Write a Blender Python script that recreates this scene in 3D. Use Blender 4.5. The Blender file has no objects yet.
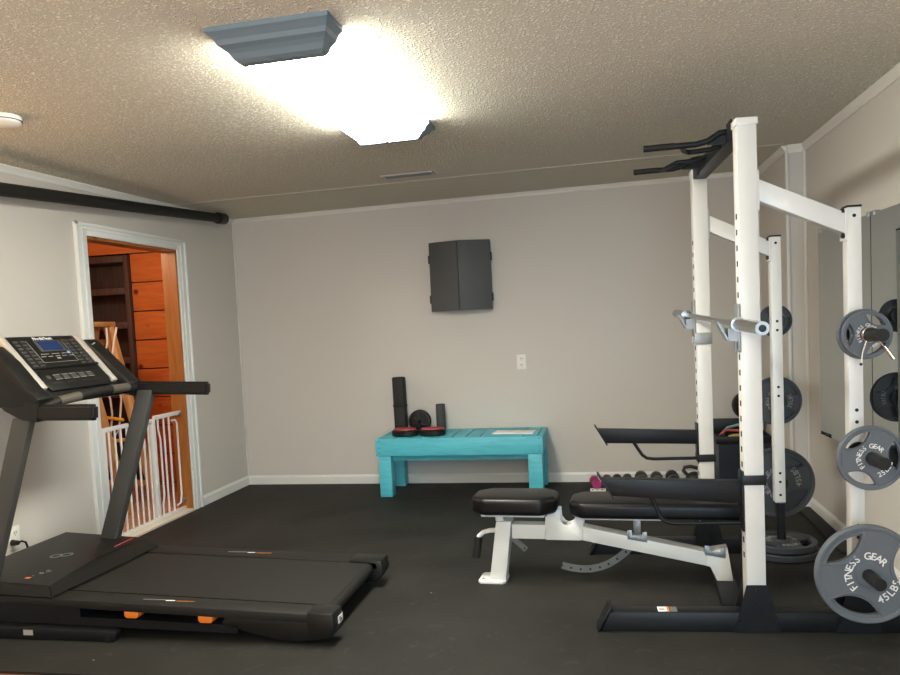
import bpy, bmesh, math, random
from mathutils import Vector, Matrix, Euler
random.seed(7)
S = bpy.context.scene
C = S.collection
R = math.radians
V = Vector

# ------------------------------------------------------------------ materials
def nodes_of(name):
    m = bpy.data.materials.new(name); m.use_nodes = True
    nt = m.node_tree
    return m, nt, nt.nodes['Principled BSDF']

def mat(name, col, rough=.5, metal=0., spec=.5, bump=0., bscale=200., var=0., vscale=8., coat=0.):
    m, nt, b = nodes_of(name)
    b.inputs['Base Color'].default_value = (*col, 1)
    b.inputs['Roughness'].default_value = rough
    b.inputs['Metallic'].default_value = metal
    b.inputs['Specular IOR Level'].default_value = spec
    if coat: b.inputs['Coat Weight'].default_value = coat
    tc = nt.nodes.new('ShaderNodeTexCoord')
    if var:
        n = nt.nodes.new('ShaderNodeTexNoise'); n.inputs['Scale'].default_value = vscale; n.inputs['Detail'].default_value = 6
        nt.links.new(tc.outputs['Object'], n.inputs['Vector'])
        r = nt.nodes.new('ShaderNodeValToRGB')
        r.color_ramp.elements[0].position = .3; r.color_ramp.elements[1].position = .7
        r.color_ramp.elements[0].color = (*[c*(1-var) for c in col], 1)
        r.color_ramp.elements[1].color = (*[min(1, c*(1+var)) for c in col], 1)
        nt.links.new(n.outputs['Fac'], r.inputs['Fac']); nt.links.new(r.outputs['Color'], b.inputs['Base Color'])
    if bump:
        n = nt.nodes.new('ShaderNodeTexNoise'); n.inputs['Scale'].default_value = bscale; n.inputs['Detail'].default_value = 4
        nt.links.new(tc.outputs['Object'], n.inputs['Vector'])
        bp = nt.nodes.new('ShaderNodeBump'); bp.inputs['Strength'].default_value = bump; bp.inputs['Distance'].default_value = .004
        nt.links.new(n.outputs['Fac'], bp.inputs['Height']); nt.links.new(bp.outputs['Normal'], b.inputs['Normal'])
    return m

def emit(name, col, strength):
    m, nt, b = nodes_of(name)
    b.inputs['Base Color'].default_value = (*col, 1)
    b.inputs['Emission Color'].default_value = (*col, 1)
    b.inputs['Emission Strength'].default_value = strength
    return m

def wood(name, c1, c2, scale=(1, 12, 12), knots=False, rough=.5):
    m, nt, b = nodes_of(name)
    b.inputs['Roughness'].default_value = rough
    tc = nt.nodes.new('ShaderNodeTexCoord'); mp = nt.nodes.new('ShaderNodeMapping'); mp.inputs['Scale'].default_value = scale
    nt.links.new(tc.outputs['Object'], mp.inputs['Vector'])
    n = nt.nodes.new('ShaderNodeTexNoise'); n.inputs['Scale'].default_value = 3; n.inputs['Detail'].default_value = 8; n.inputs['Distortion'].default_value = .6
    nt.links.new(mp.outputs['Vector'], n.inputs['Vector'])
    r = nt.nodes.new('ShaderNodeValToRGB'); r.color_ramp.elements[0].position = .32; r.color_ramp.elements[1].position = .68
    r.color_ramp.elements[0].color = (*c1, 1); r.color_ramp.elements[1].color = (*c2, 1)
    nt.links.new(n.outputs['Fac'], r.inputs['Fac'])
    out = r.outputs['Color']
    if knots:
        vo = nt.nodes.new('ShaderNodeTexVoronoi'); vo.inputs['Scale'].default_value = 3.2
        nt.links.new(tc.outputs['Object'], vo.inputs['Vector'])
        kr = nt.nodes.new('ShaderNodeValToRGB'); kr.color_ramp.elements[0].position = .05; kr.color_ramp.elements[1].position = .11
        kr.color_ramp.elements[0].color = (1, 1, 1, 1); kr.color_ramp.elements[1].color = (0, 0, 0, 1)
        nt.links.new(vo.outputs['Distance'], kr.inputs['Fac'])
        mx = nt.nodes.new('ShaderNodeMix'); mx.data_type = 'RGBA'
        nt.links.new(kr.outputs['Color'], mx.inputs['Factor']); nt.links.new(out, mx.inputs['A'])
        mx.inputs['B'].default_value = (c1[0]*.25, c1[1]*.2, c1[2]*.2, 1)
        out = mx.outputs['Result']
    nt.links.new(out, b.inputs['Base Color'])
    return m

def popcorn():
    m, nt, b = nodes_of('popcorn_ceiling')
    b.inputs['Roughness'].default_value = .95; b.inputs['Specular IOR Level'].default_value = .1
    b.inputs['Base Color'].default_value = (.88, .80, .685, 1)
    tc = nt.nodes.new('ShaderNodeTexCoord')
    dn = nt.nodes.new('ShaderNodeTexNoise'); dn.inputs['Scale'].default_value = 40
    nt.links.new(tc.outputs['Object'], dn.inputs['Vector'])
    ad = nt.nodes.new('ShaderNodeMix'); ad.data_type = 'VECTOR'; ad.inputs['Factor'].default_value = .035
    nt.links.new(tc.outputs['Object'], ad.inputs['A']); nt.links.new(dn.outputs['Color'], ad.inputs['B'])
    n = nt.nodes.new('ShaderNodeTexVoronoi'); n.inputs['Scale'].default_value = 72; n.inputs['Randomness'].default_value = 1.
    nt.links.new(ad.outputs['Result'], n.inputs['Vector'])
    r = nt.nodes.new('ShaderNodeValToRGB'); r.color_ramp.elements[0].position = .14; r.color_ramp.elements[1].position = .50
    r.color_ramp.elements[0].color = (1, 1, 1, 1); r.color_ramp.elements[1].color = (0, 0, 0, 1)
    nt.links.new(n.outputs['Distance'], r.inputs['Fac'])
    # smooth taped strip next to the back wall and the left wall
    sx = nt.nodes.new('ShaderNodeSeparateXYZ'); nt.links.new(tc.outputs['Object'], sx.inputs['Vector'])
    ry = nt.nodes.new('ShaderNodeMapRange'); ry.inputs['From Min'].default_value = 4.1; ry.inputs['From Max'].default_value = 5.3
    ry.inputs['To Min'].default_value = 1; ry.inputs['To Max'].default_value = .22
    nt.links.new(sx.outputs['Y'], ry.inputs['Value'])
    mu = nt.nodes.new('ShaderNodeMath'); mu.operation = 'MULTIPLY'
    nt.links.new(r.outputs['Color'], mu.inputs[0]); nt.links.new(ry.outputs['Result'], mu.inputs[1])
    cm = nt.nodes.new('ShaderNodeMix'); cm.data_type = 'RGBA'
    cm.inputs['A'].default_value = (.60, .572, .468, 1); cm.inputs['B'].default_value = (.97, .955, .86, 1)  # bright grains on a darker base: lamp glints painted into the colour
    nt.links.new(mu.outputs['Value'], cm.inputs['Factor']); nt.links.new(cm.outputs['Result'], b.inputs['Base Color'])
    bp = nt.nodes.new('ShaderNodeBump'); bp.inputs['Strength'].default_value = 1.; bp.inputs['Distance'].default_value = .006
    nt.links.new(mu.outputs['Value'], bp.inputs['Height']); nt.links.new(bp.outputs['Normal'], b.inputs['Normal'])
    return m

def rubber():
    m, nt, b = nodes_of('rubber_floor')
    b.inputs['Roughness'].default_value = .66; b.inputs['Specular IOR Level'].default_value = .24
    tc = nt.nodes.new('ShaderNodeTexCoord')
    n1 = nt.nodes.new('ShaderNodeTexNoise'); n1.inputs['Scale'].default_value = 1.7; n1.inputs['Detail'].default_value = 7; n1.inputs['Roughness'].default_value = .65
    nt.links.new(tc.outputs['Object'], n1.inputs['Vector'])
    r1 = nt.nodes.new('ShaderNodeValToRGB'); r1.color_ramp.elements[0].position = .35; r1.color_ramp.elements[1].position = .75
    r1.color_ramp.elements[0].color = (.0125, .0122, .0106, 1); r1.color_ramp.elements[1].color = (.026, .025, .021, 1)
    nt.links.new(n1.outputs['Fac'], r1.inputs['Fac'])
    # scuffs and lint
    n2 = nt.nodes.new('ShaderNodeTexNoise'); n2.inputs['Scale'].default_value = 9; n2.inputs['Detail'].default_value = 9; n2.inputs['Roughness'].default_value = .75; n2.inputs['Distortion'].default_value = 1.5
    nt.links.new(tc.outputs['Object'], n2.inputs['Vector'])
    r2 = nt.nodes.new('ShaderNodeValToRGB'); r2.color_ramp.elements[0].position = .57; r2.color_ramp.elements[1].position = .76
    r2.color_ramp.elements[0].color = (0, 0, 0, 1); r2.color_ramp.elements[1].color = (.4, .4, .4, 1)
    nt.links.new(n2.outputs['Fac'], r2.inputs['Fac'])
    mx = nt.nodes.new('ShaderNodeMix'); mx.data_type = 'RGBA'; mx.inputs['B'].default_value = (.10, .095, .08, 1)
    nt.links.new(r2.outputs['Color'], mx.inputs['Factor']); nt.links.new(r1.outputs['Color'], mx.inputs['A'])
    vo = nt.nodes.new('ShaderNodeTexVoronoi'); vo.inputs['Scale'].default_value = 5.5
    nt.links.new(tc.outputs['Object'], vo.inputs['Vector'])
    lt1 = nt.nodes.new('ShaderNodeMath'); lt1.operation = 'LESS_THAN'; lt1.inputs[1].default_value = .026
    nt.links.new(vo.outputs['Distance'], lt1.inputs[0])
    sc = nt.nodes.new('ShaderNodeSeparateColor'); nt.links.new(vo.outputs['Color'], sc.inputs['Color'])
    gt1 = nt.nodes.new('ShaderNodeMath'); gt1.operation = 'GREATER_THAN'; gt1.inputs[1].default_value = .72
    nt.links.new(sc.outputs['Red'], gt1.inputs[0])
    ml = nt.nodes.new('ShaderNodeMath'); ml.operation = 'MULTIPLY'
    nt.links.new(lt1.outputs['Value'], ml.inputs[0]); nt.links.new(gt1.outputs['Value'], ml.inputs[1])
    mx2 = nt.nodes.new('ShaderNodeMix'); mx2.data_type = 'RGBA'; mx2.inputs['B'].default_value = (.34, .33, .30, 1)
    nt.links.new(ml.outputs['Value'], mx2.inputs['Factor']); nt.links.new(mx.outputs['Result'], mx2.inputs['A'])
    nt.links.new(mx2.outputs['Result'], b.inputs['Base Color'])
    n3 = nt.nodes.new('ShaderNodeTexNoise'); n3.inputs['Scale'].default_value = 260; n3.inputs['Detail'].default_value = 2
    nt.links.new(tc.outputs['Object'], n3.inputs['Vector'])
    bp = nt.nodes.new('ShaderNodeBump'); bp.inputs['Strength'].default_value = .25; bp.inputs['Distance'].default_value = .002
    nt.links.new(n3.outputs['Fac'], bp.inputs['Height']); nt.links.new(bp.outputs['Normal'], b.inputs['Normal'])
    return m

M = dict(
    wall=mat('wall_paint', (.60, .57, .525), .62, spec=.3, bump=.06, bscale=90),
    ceil=popcorn(), rubber=rubber(),
    subfloor=wood('red_floorboards', (.16, .055, .03), (.26, .1, .06), (2, 14, 1)),
    trim=mat('trim_white', (.74, .74, .71), .4),
    trimw=mat('trim_wall', (.70, .67, .62), .5),
    cabw=mat('casing_white', (.78, .80, .78), .35),
    white=mat('powdercoat_white', (.70, .70, .675), .32, var=.02, vscale=3),
    slot=mat('slot_dark', (.012, .012, .012), .8),
    black=mat('powdercoat_black', (.006, .0065, .008), .45, spec=.32),
    blackp=mat('plastic_black', (.008, .0078, .007), .4, spec=.35),
    blackm=mat('plastic_black_matte', (.011, .0105, .0095), .6, spec=.3),
    greym=mat('graphite_metal', (.066, .067, .063), .5, metal=.2, spec=.35),
    belt=mat('treadmill_belt', (.013, .013, .0115), .6, spec=.3, bump=.15, bscale=400),
    silver=mat('silver_plastic', (.48, .45, .40), .4, metal=.2), bronze=mat('sensor_metal', (.13, .115, .095), .4, metal=.4),
    chrome=mat('chrome', (.78, .77, .75), .16, metal=1.),
    steel=mat('brushed_steel', (.42, .41, .385), .22, metal=1.), ventm=mat('vent_grey', (.50, .49, .47), .6),
    gal=mat('galvanised', (.32, .33, .33), .42, metal=.7), arc=mat('arc_steel', (.16, .165, .16), .45, metal=.5),
    vinyl=mat('vinyl_black', (.004, .004, .0045), .36, spec=.28),
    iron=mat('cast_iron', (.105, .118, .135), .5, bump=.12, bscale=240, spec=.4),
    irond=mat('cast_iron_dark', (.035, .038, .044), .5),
    letter=mat('raised_letter_white', (.75, .75, .73), .5), letterd=mat('raised_letter_grey', (.24, .24, .235), .5),  # second letter material is greyer, for the dark plates
    orange=mat('orange_rubber', (.80, .20, .02), .5),
    screen=mat('lcd_blue', (.012, .03, .11), .2),
    teal=wood('teal_painted_wood', (.07, .43, .53), (.10, .52, .63), (2, 14, 14), rough=.45),
    slate=mat('cabinet_slate', (.072, .077, .077), .6),
    rust=mat('cabinet_underside', (.09, .075, .068), .5),
    plate=mat('outlet_white', (.80, .79, .73), .4),
    pine=wood('orange_pine', (.52, .135, .028), (.66, .20, .045), (1.2, 9, 9), knots=True, rough=.4),
    pinec=wood('casing_pine', (.30, .105, .022), (.40, .16, .04), (9, 9, 1), knots=True, rough=.4),
    pinel=wood('light_pine', (.50, .28, .10), (.66, .40, .17), (8, 8, 1.2)),
    shelf=wood('dark_shelf', (.045, .028, .02), (.085, .055, .042), (9, 9, 1.2)),
    hfloor=wood('hall_floorboards', (.34, .20, .13), (.60, .40, .28), (1.5, 12, 1)),
    sill=mat('threshold_cream', (.76, .71, .60), .5),
    rope=mat('white_rope', (.75, .71, .62), .8), yellow=mat('yellow_rung', (.85, .42, .04), .45),
    foamg=mat('grey_foam', (.055, .057, .058), .8), foamb=mat('black_foam', (.014, .013, .013), .75),
    red=mat('red_pad', (.36, .045, .05), .55), paper=mat('paper', (.86, .85, .82), .6),
    pink=mat('magenta_vinyl', (.34, .025, .14), .4), purple=mat('plum_vinyl', (.13, .03, .065), .45),
    hexd=mat('rubber_hex', (.02, .02, .02), .5), hexo=mat('olive_hex', (.06, .058, .042), .55),
    navy=mat('navy_tub', (.012, .018, .03), .42),
    lens=emit('light_lens', (1., .98, .885), 50.), lensside=emit('light_lens_side', (1., .985, .88), 36.), fixcap=mat('fixture_cap', (.13, .175, .21), .5),
    bred=mat('band_red', (.40, .06, .06), .6), bteal=mat('band_teal', (.18, .36, .38), .6), byel=mat('band_yellow', (.48, .35, .08), .6),
    lilac=mat('lilac_led', (.3, .4, .9), .4),
)
_m, _nt, _b = nodes_of('mirror_glass')
_b.inputs['Base Color'].default_value = (.55, .58, .57, 1); _b.inputs['Metallic'].default_value = 1; _b.inputs['Roughness'].default_value = .02
M['mirror'] = _m

# ------------------------------------------------------------------ mesh builder
class MB:
    def __init__(s): s.bm = bmesh.new()
    def _done(s, verts, mi):
        fs = {f for v in verts for f in v.link_faces}
        for f in fs: f.material_index = mi
    def box(s, a, b, mi=0, bev=0., rot=None, pivot=None, seg=2):
        a, b = V(a), V(b); c = (a+b)/2; d = b-a
        r = bmesh.ops.create_cube(s.bm, size=1)
        vs = r['verts']
        bmesh.ops.scale(s.bm, vec=[abs(x) for x in d], verts=vs)
        if bev:
            es = {e for v in vs for e in v.link_edges}
            rr = bmesh.ops.bevel(s.bm, geom=list(es), offset=bev, segments=seg, affect='EDGES', profile=.5)
            vs = list({v for f in rr['faces'] for v in f.verts} | {v for v in vs if v.is_valid})
        bmesh.ops.translate(s.bm, vec=c, verts=vs)
        if rot is not None:
            bmesh.ops.rotate(s.bm, cent=V(pivot) if pivot is not None else c, matrix=rot, verts=vs)
        s._done(vs, mi); return s
    def cyl(s, p, q, r, r2=None, mi=0, seg=24, caps=True):
        p, q = V(p), V(q); d = q-p
        k = bmesh.ops.create_cone(s.bm, cap_ends=caps, segments=seg, radius1=r, radius2=r if r2 is None else r2, depth=d.length)
        mtx = Matrix.Translation((p+q)/2) @ d.to_track_quat('Z', 'Y').to_matrix().to_4x4()
        bmesh.ops.transform(s.bm, matrix=mtx, verts=k['verts']); s._done(k['verts'], mi); return s
    def sphere(s, c, r, mi=0, scale=(1, 1, 1), seg=24):
        k = bmesh.ops.create_uvsphere(s.bm, u_segments=seg, v_segments=seg//2, radius=r)
        bmesh.ops.scale(s.bm, vec=scale, verts=k['verts']); bmesh.ops.translate(s.bm, vec=c, verts=k['verts']); s._done(k['verts'], mi); return s
    def tube(s, pts, r, mi=0, seg=12, rr=None, sq=None):
        """swept tube along a polyline; sq=(w,h) makes it a rectangular bar"""
        pts = [V(p) for p in pts]; n = len(pts); rings = []; new = []
        t0 = (pts[1]-pts[0]).normalized()
        up = V((0, 0, 1)) if abs(t0.z) < .9 else V((0, 1, 0))
        for i, p in enumerate(pts):
            t = (pts[min(i+1, n-1)]-pts[max(i-1, 0)]).normalized()
            x = t.cross(up).normalized(); y = x.cross(t).normalized(); up = y
            ring = []
            if sq:
                w, h = sq[0]/2, sq[1]/2; offs = [(w, h), (-w, h), (-w, -h), (w, -h)]
            else:
                ra = rr[i] if rr else r; offs = [(ra*math.cos(2*math.pi*k/seg), ra*math.sin(2*math.pi*k/seg)) for k in range(seg)]
            for a, b in offs: ring.append(s.bm.verts.new(p+x*a+y*b))
            rings.append(ring); new += ring
        m = len(rings[0])
        for i in range(n-1):
            for k in range(m): s.bm.faces.new((rings[i][k], rings[i][(k+1) % m], rings[i+1][(k+1) % m], rings[i+1][k]))
        s.bm.faces.new(list(reversed(rings[0]))); s.bm.faces.new(rings[-1])
        s._done(new, mi); return s
    def prism(s, poly, axis, a, b, mi=0, bev=0.):
        """poly of 2D points extruded along axis ('x': (y,z), 'y': (x,z), 'z': (x,y)) from a to b"""
        f = {'x': lambda u, v, w: (w, u, v), 'y': lambda u, v, w: (u, w, v), 'z': lambda u, v, w: (u, v, w)}[axis]
        lo = [s.bm.verts.new(f(u, v, a)) for u, v in poly]; hi = [s.bm.verts.new(f(u, v, b)) for u, v in poly]
        n = len(poly); fs = []
        fs.append(s.bm.faces.new(lo)); fs.append(s.bm.faces.new(list(reversed(hi))))
        for i in range(n): fs.append(s.bm.faces.new((lo[i], hi[i], hi[(i+1) % n], lo[(i+1) % n])))
        bmesh.ops.recalc_face_normals(s.bm, faces=fs)
        vs = lo+hi
        if bev:
            es = {e for v in vs for e in v.link_edges}
            rr = bmesh.ops.bevel(s.bm, geom=list(es), offset=bev, segments=2, affect='EDGES', profile=.5)
            vs = list({v for f_ in rr['faces'] for v in f_.verts} | {v for v in vs if v.is_valid})
        s._done(vs, mi); return s
    def lathe(s, prof, c=(0, 0, 0), axis='z', seg=48, mi=0):
        """closed profile [(r, h)] revolved about an axis"""
        rings = []; new = []
        for k in range(seg):
            a = 2*math.pi*k/seg; ring = []
            for r, h in prof:
                x, y = r*math.cos(a), r*math.sin(a)
                p = {'z': (x, y, h), 'y': (x, h, y), 'x': (h, x, y)}[axis]
                ring.append(s.bm.verts.new(V(p)+V(c)))
            rings.append(ring); new += ring
        fs = []
        n = len(prof)
        for k in range(seg):
            A, B = rings[k], rings[(k+1) % seg]
            for i in range(n): fs.append(s.bm.faces.new((A[i], A[(i+1) % n], B[(i+1) % n], B[i])))
        bmesh.ops.recalc_face_normals(s.bm, faces=fs)
        s._done(new, mi); return s
    def add_mesh(s, me, mtx, mi=0):
        before = set(s.bm.verts); s.bm.from_mesh(me)
        nv = [v for v in s.bm.verts if v not in before]
        bmesh.ops.transform(s.bm, matrix=mtx, verts=nv); s._done(nv, mi); return s
    def xf(s, mtx): bmesh.ops.transform(s.bm, matrix=mtx, verts=s.bm.verts[:]); return s
    def build(s, name, mats, parent=None, smooth=True, loc=None):
        me = bpy.data.meshes.new(name)
        bmesh.ops.recalc_face_normals(s.bm, faces=s.bm.faces[:])
        s.bm.to_mesh(me); s.bm.free()
        for m in (mats if isinstance(mats, (list, tuple)) else [mats]): me.materials.append(M[m])
        if smooth:
            for p in me.polygons: p.use_smooth = True
            try: me.set_sharp_from_angle(angle=R(35))
            except Exception: pass
        o = bpy.data.objects.new(name, me); C.objects.link(o)
        if parent: o.parent = parent
        if loc is not None: o.location = loc
        return o

def tag(o, label, cat, group=None, kind=None):
    if label: o['label'] = label
    if cat: o['category'] = cat
    if group: o['group'] = group
    if kind: o['kind'] = kind
    return o
def thing(name, label, cat, loc, rz=0., group=None):
    o = bpy.data.objects.new(name, None); C.objects.link(o); o.empty_display_size = .1
    o.location = loc; o.rotation_euler = (0, 0, rz)
    return tag(o, label, cat, group)
def struct(o): o['kind'] = 'structure'; return o

def copy_tree(o, loc, rz=None, label=None):
    r = o.copy(); C.objects.link(r); r.location = loc
    if rz is not None: r.rotation_euler[2] = rz
    if label: r['label'] = label
    for ch in list(o.children):
        c = ch.copy(); C.objects.link(c); c.parent = r
        for g in list(ch.children):
            d = g.copy(); C.objects.link(d); d.parent = c
    return r

_fc = {}
def glyph(txt, size, depth):
    """mesh of a piece of text, centred on x, baseline at y = 0"""
    k = (txt, size, depth)
    if k in _fc: return _fc[k]
    cu = bpy.data.curves.new('text', 'FONT'); cu.body = txt; cu.size = size; cu.extrude = depth; cu.align_x = 'CENTER'; cu.resolution_u = 3; cu.offset = size*.012
    o = bpy.data.objects.new('text', cu); C.objects.link(o)
    dg = bpy.context.evaluated_depsgraph_get(); dg.update()
    me = bpy.data.meshes.new_from_object(o.evaluated_get(dg))
    bpy.data.objects.remove(o); bpy.data.curves.remove(cu)
    _fc[k] = me; return me

def flat_shape(loops, thick, bev=0.):
    """mesh of a plate in the XY plane with holes, thickness along z (centred)"""
    cu = bpy.data.curves.new('shape', 'CURVE'); cu.dimensions = '2D'; cu.fill_mode = 'BOTH'; cu.extrude = thick/2-bev; cu.bevel_depth = bev; cu.bevel_resolution = 1; cu.offset = -bev
    for lp in loops:
        sp = cu.splines.new('POLY'); sp.points.add(len(lp)-1); sp.use_cyclic_u = True
        for p, q in zip(sp.points, lp): p.co = (q[0], q[1], 0, 1)
    o = bpy.data.objects.new('shape', cu); C.objects.link(o)
    dg = bpy.context.evaluated_depsgraph_get(); dg.update()
    me = bpy.data.meshes.new_from_object(o.evaluated_get(dg))
    bpy.data.objects.remove(o); bpy.data.curves.remove(cu)
    return me
def circ(r, n=48, cx=0, cy=0): return [(cx+r*math.cos(2*math.pi*k/n), cy+r*math.sin(2*math.pi*k/n)) for k in range(n)]
def arc(pts_a, n=8): return pts_a

# ------------------------------------------------------------------ room
XL, D, XR, YS, XR2 = -3.272, 6.414, 1.383, 5.504, 1.262
YF = -1.3
def ZC(x, y): return 2.4819+.0181*x+.014*(y-D)
DY0, DY1, DZ = 4.405, 5.46, 2.066       # doorway in the left wall

def quad_prism(mb, pts_bottom, z0=0., extra=.0):
    lo = [mb.bm.verts.new((x, y, z0)) for x, y in pts_bottom]; hi = [mb.bm.verts.new((x, y, ZC(x, y)+extra)) for x, y in pts_bottom]
    n = len(lo)
    mb.bm.faces.new(lo); mb.bm.faces.new(hi)
    for i in range(n): mb.bm.faces.new((lo[i], lo[(i+1) % n], hi[(i+1) % n], hi[i]))
    return mb

b = MB(); b.box((XL-.1, 2.715, -.012), (XR+.1, D+.1, 0)); struct(b.build('floor', 'rubber'))
b = MB(); b.box((XL-.1, YF-.1, -.06), (XR+.1, D+.1, -.012)); struct(b.build('floor', 'subfloor'))
b = MB()
pts = [(XL-.1, YF-.1), (XR+.1, YF-.1), (XR+.1, D+.1), (XL-.1, D+.1)]
lo = [b.bm.verts.new((x, y, ZC(x, y))) for x, y in pts]; hi = [b.bm.verts.new((x, y, ZC(x, y)+.08)) for x, y in pts]
b.bm.faces.new(lo); b.bm.faces.new(hi)
for i in range(4): b.bm.faces.new((lo[i], lo[(i+1) % 4], hi[(i+1) % 4], hi[i]))
struct(b.build('ceiling', 'ceil', smooth=False))
b = quad_prism(MB(), [(XL-.1, D), (XR2, D), (XR2, D+.1), (XL-.1, D+.1)]); struct(b.build('wall_back', 'wall', smooth=False))
b = MB()
quad_prism(b, [(XL-.1, YF), (XL, YF), (XL, DY0), (XL-.1, DY0)]); quad_prism(b, [(XL-.1, DY1), (XL, DY1), (XL, D), (XL-.1, D)])
quad_prism(b, [(XL-.1, DY0), (XL, DY0), (XL, DY1), (XL-.1, DY1)], DZ)
struct(b.build('wall_left', 'wall', smooth=False))
b = quad_prism(MB(), [(XR, YF), (XR+.1, YF), (XR+.1, YS), (XR, YS)])
quad_prism(b, [(XR2, YS), (XR+.1, YS), (XR+.1, D+.1), (XR2, D+.1)]); struct(b.build('wall_right', 'wall', smooth=False))
b = MB()   # wall behind the camera with an open doorway that lets the daylight in
quad_prism(b, [(XL, YF-.1), (-.1, YF-.1), (-.1, YF), (XL, YF)]); quad_prism(b, [(1.15, YF-.1), (XR, YF-.1), (XR, YF), (1.15, YF)])
quad_prism(b, [(-.1, YF-.1), (1.15, YF-.1), (1.15, YF), (-.1, YF)], 2.05)
struct(b.build('wall_front', 'wall', smooth=False))

# baseboards
def base(name, p, q, nrm, h=.082, t=.014):
    p, q, nrm = V(p), V(q), V(nrm); b = MB(); up = V((0, 0, 1))
    prof = [(0, 0), (t, 0), (t, h-.018), (t*.5, h-.006), (t*.35, h), (0, h)]
    A = [b.bm.verts.new(p+nrm*u+up*v) for u, v in prof]; B = [b.bm.verts.new(q+nrm*u+up*v) for u, v in prof]
    b.bm.faces.new(A); b.bm.faces.new(B)
    for i in range(len(prof)): b.bm.faces.new((A[i], A[(i+1) % len(prof)], B[(i+1) % len(prof)], B[i]))
    return struct(b.build(name, 'trim', smooth=False))
base('baseboard_back', (XL, D, 0), (XR2, D, 0), (0, -1, 0))
base('baseboard_left', (XL, 5.575, 0), (XL, D, 0), (1, 0, 0))
base('baseboard_left', (XL, YF, 0), (XL, 4.295, 0), (1, 0, 0))
base('baseboard_right', (XR, YF, 0), (XR, YS, 0), (-1, 0, 0))
base('baseboard_right', (XR2, YS, 0), (XR, YS, 0), (0, -1, 0))
base('baseboard_right', (XR2, YS, 0), (XR2, D, 0), (-1, 0, 0))
# crown mouldings
def crown(name, p, q, nrm, h=.045, t=.03, m='trim'):
    b = MB(); nrm = V(nrm)
    prof = [(0, -h), (t*.3, -h), (t*.45, -h*.6), (t*.8, -h*.3), (t, -h*.15), (t, .002), (0, .002)]
    rows = []
    for x, y in (p, q):
        o = V((x, y, ZC(x, y))); rows.append([b.bm.verts.new(o+nrm*u+V((0, 0, v))) for u, v in prof])
    A, B = rows; n = len(prof)
    b.bm.faces.new(A); b.bm.faces.new(B)
    for i in range(n): b.bm.faces.new((A[i], A[(i+1) % n], B[(i+1) % n], B[i]))
    return struct(b.build(name, m, smooth=False))
crown('trim_1', (XL, D), (XR2, D), (0, -1, 0), .035, .02, 'trimw')
crown('trim_2', (XL, YF), (XL, D), (1, 0, 0), .04, .03, 'trim')
crown('trim_3', (XR, YF), (XR, YS), (-1, 0, 0), .05, .03, 'trimw')
crown('trim_4', (XR2, YS), (XR, YS), (0, -1, 0), .05, .03, 'trimw')
crown('trim_5', (XR2, YS), (XR2, D), (-1, 0, 0), .05, .03, 'trimw')
# corner beads
def bead(name, x, y, dx, dy, w=.018):
    b = MB(); b.box((min(x, x+dx*w), min(y, y+dy*w), .08), (max(x, x+dx*w), max(y, y+dy*w), ZC(x, y)-.03), bev=.004); struct(b.build(name, 'trimw'))
bead('trim_6', XL, D, 1, -1, .014)
bead('trim_7', XR, YS, -1, -1, .02)
b = MB(); b.box((XR2-.01, YS-.012, .08), (XR2+.012, YS+.012, ZC(XR2, YS)-.03), bev=.004); struct(b.build('trim_8', 'trimw'))

b = MB(); ys_ = 5.43; xs_ = [XL+.03+i*(XR2-XL-.06)/6 for i in range(7)]
b.tube([(x, ys_, ZC(x, ys_)) for x in xs_], .003, sq=(.012, .004)); struct(b.build('trim_9', 'trimw', smooth=False))
# doorway: white casing, pine jamb, threshold
b = MB()
cw = .112
def casing_bar(mb, y0, y1, z0, z1, inner):
    mb.box((XL, y0, z0), (XL+.014, y1, z1), bev=.003)
for y0, y1 in ((DY0-cw, DY0), (DY1, DY1+cw)): b.box((XL, y0, 0), (XL+.014, y1, DZ+cw*.72), bev=.003)
b.box((XL, DY0, DZ), (XL+.014, DY1, DZ+cw*.72), bev=.003)
for y0, y1 in ((DY0-cw, DY0-cw+.022), (DY1+cw-.022, DY1+cw)): b.box((XL+.012, y0, 0), (XL+.026, y1, DZ+cw*.72), bev=.004)
b.box((XL+.012, DY0-cw, DZ+cw*.72-.022), (XL+.026, DY1+cw, DZ+cw*.72), bev=.004)
for y0, y1 in ((DY0-.05, DY0-.036), (DY1+.036, DY1+.05)): b.box((XL+.012, y0, 0), (XL+.02, y1, DZ+.04), bev=.003)
b.box((XL+.012, DY0-.04, DZ+.036), (XL+.02, DY1+.04, DZ+.05), bev=.003)
dcase = struct(b.build('door_1', 'cabw'))
b = MB()
b.box((XL-.12, DY1-.018, 0), (XL-.001, DY1+.001, DZ)); b.box((XL-.12, DY0-.001, 0), (XL-.001, DY0+.018, DZ)); b.box((XL-.12, DY0, DZ-.018), (XL-.001, DY1, DZ))
b.build('door_jamb', 'pinec', dcase)
b = MB(); b.box((XL-.13, DY0+.018, 0), (XL+.02, DY1-.018, .02), bev=.004); b.build('threshold', 'sill', dcase)

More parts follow.
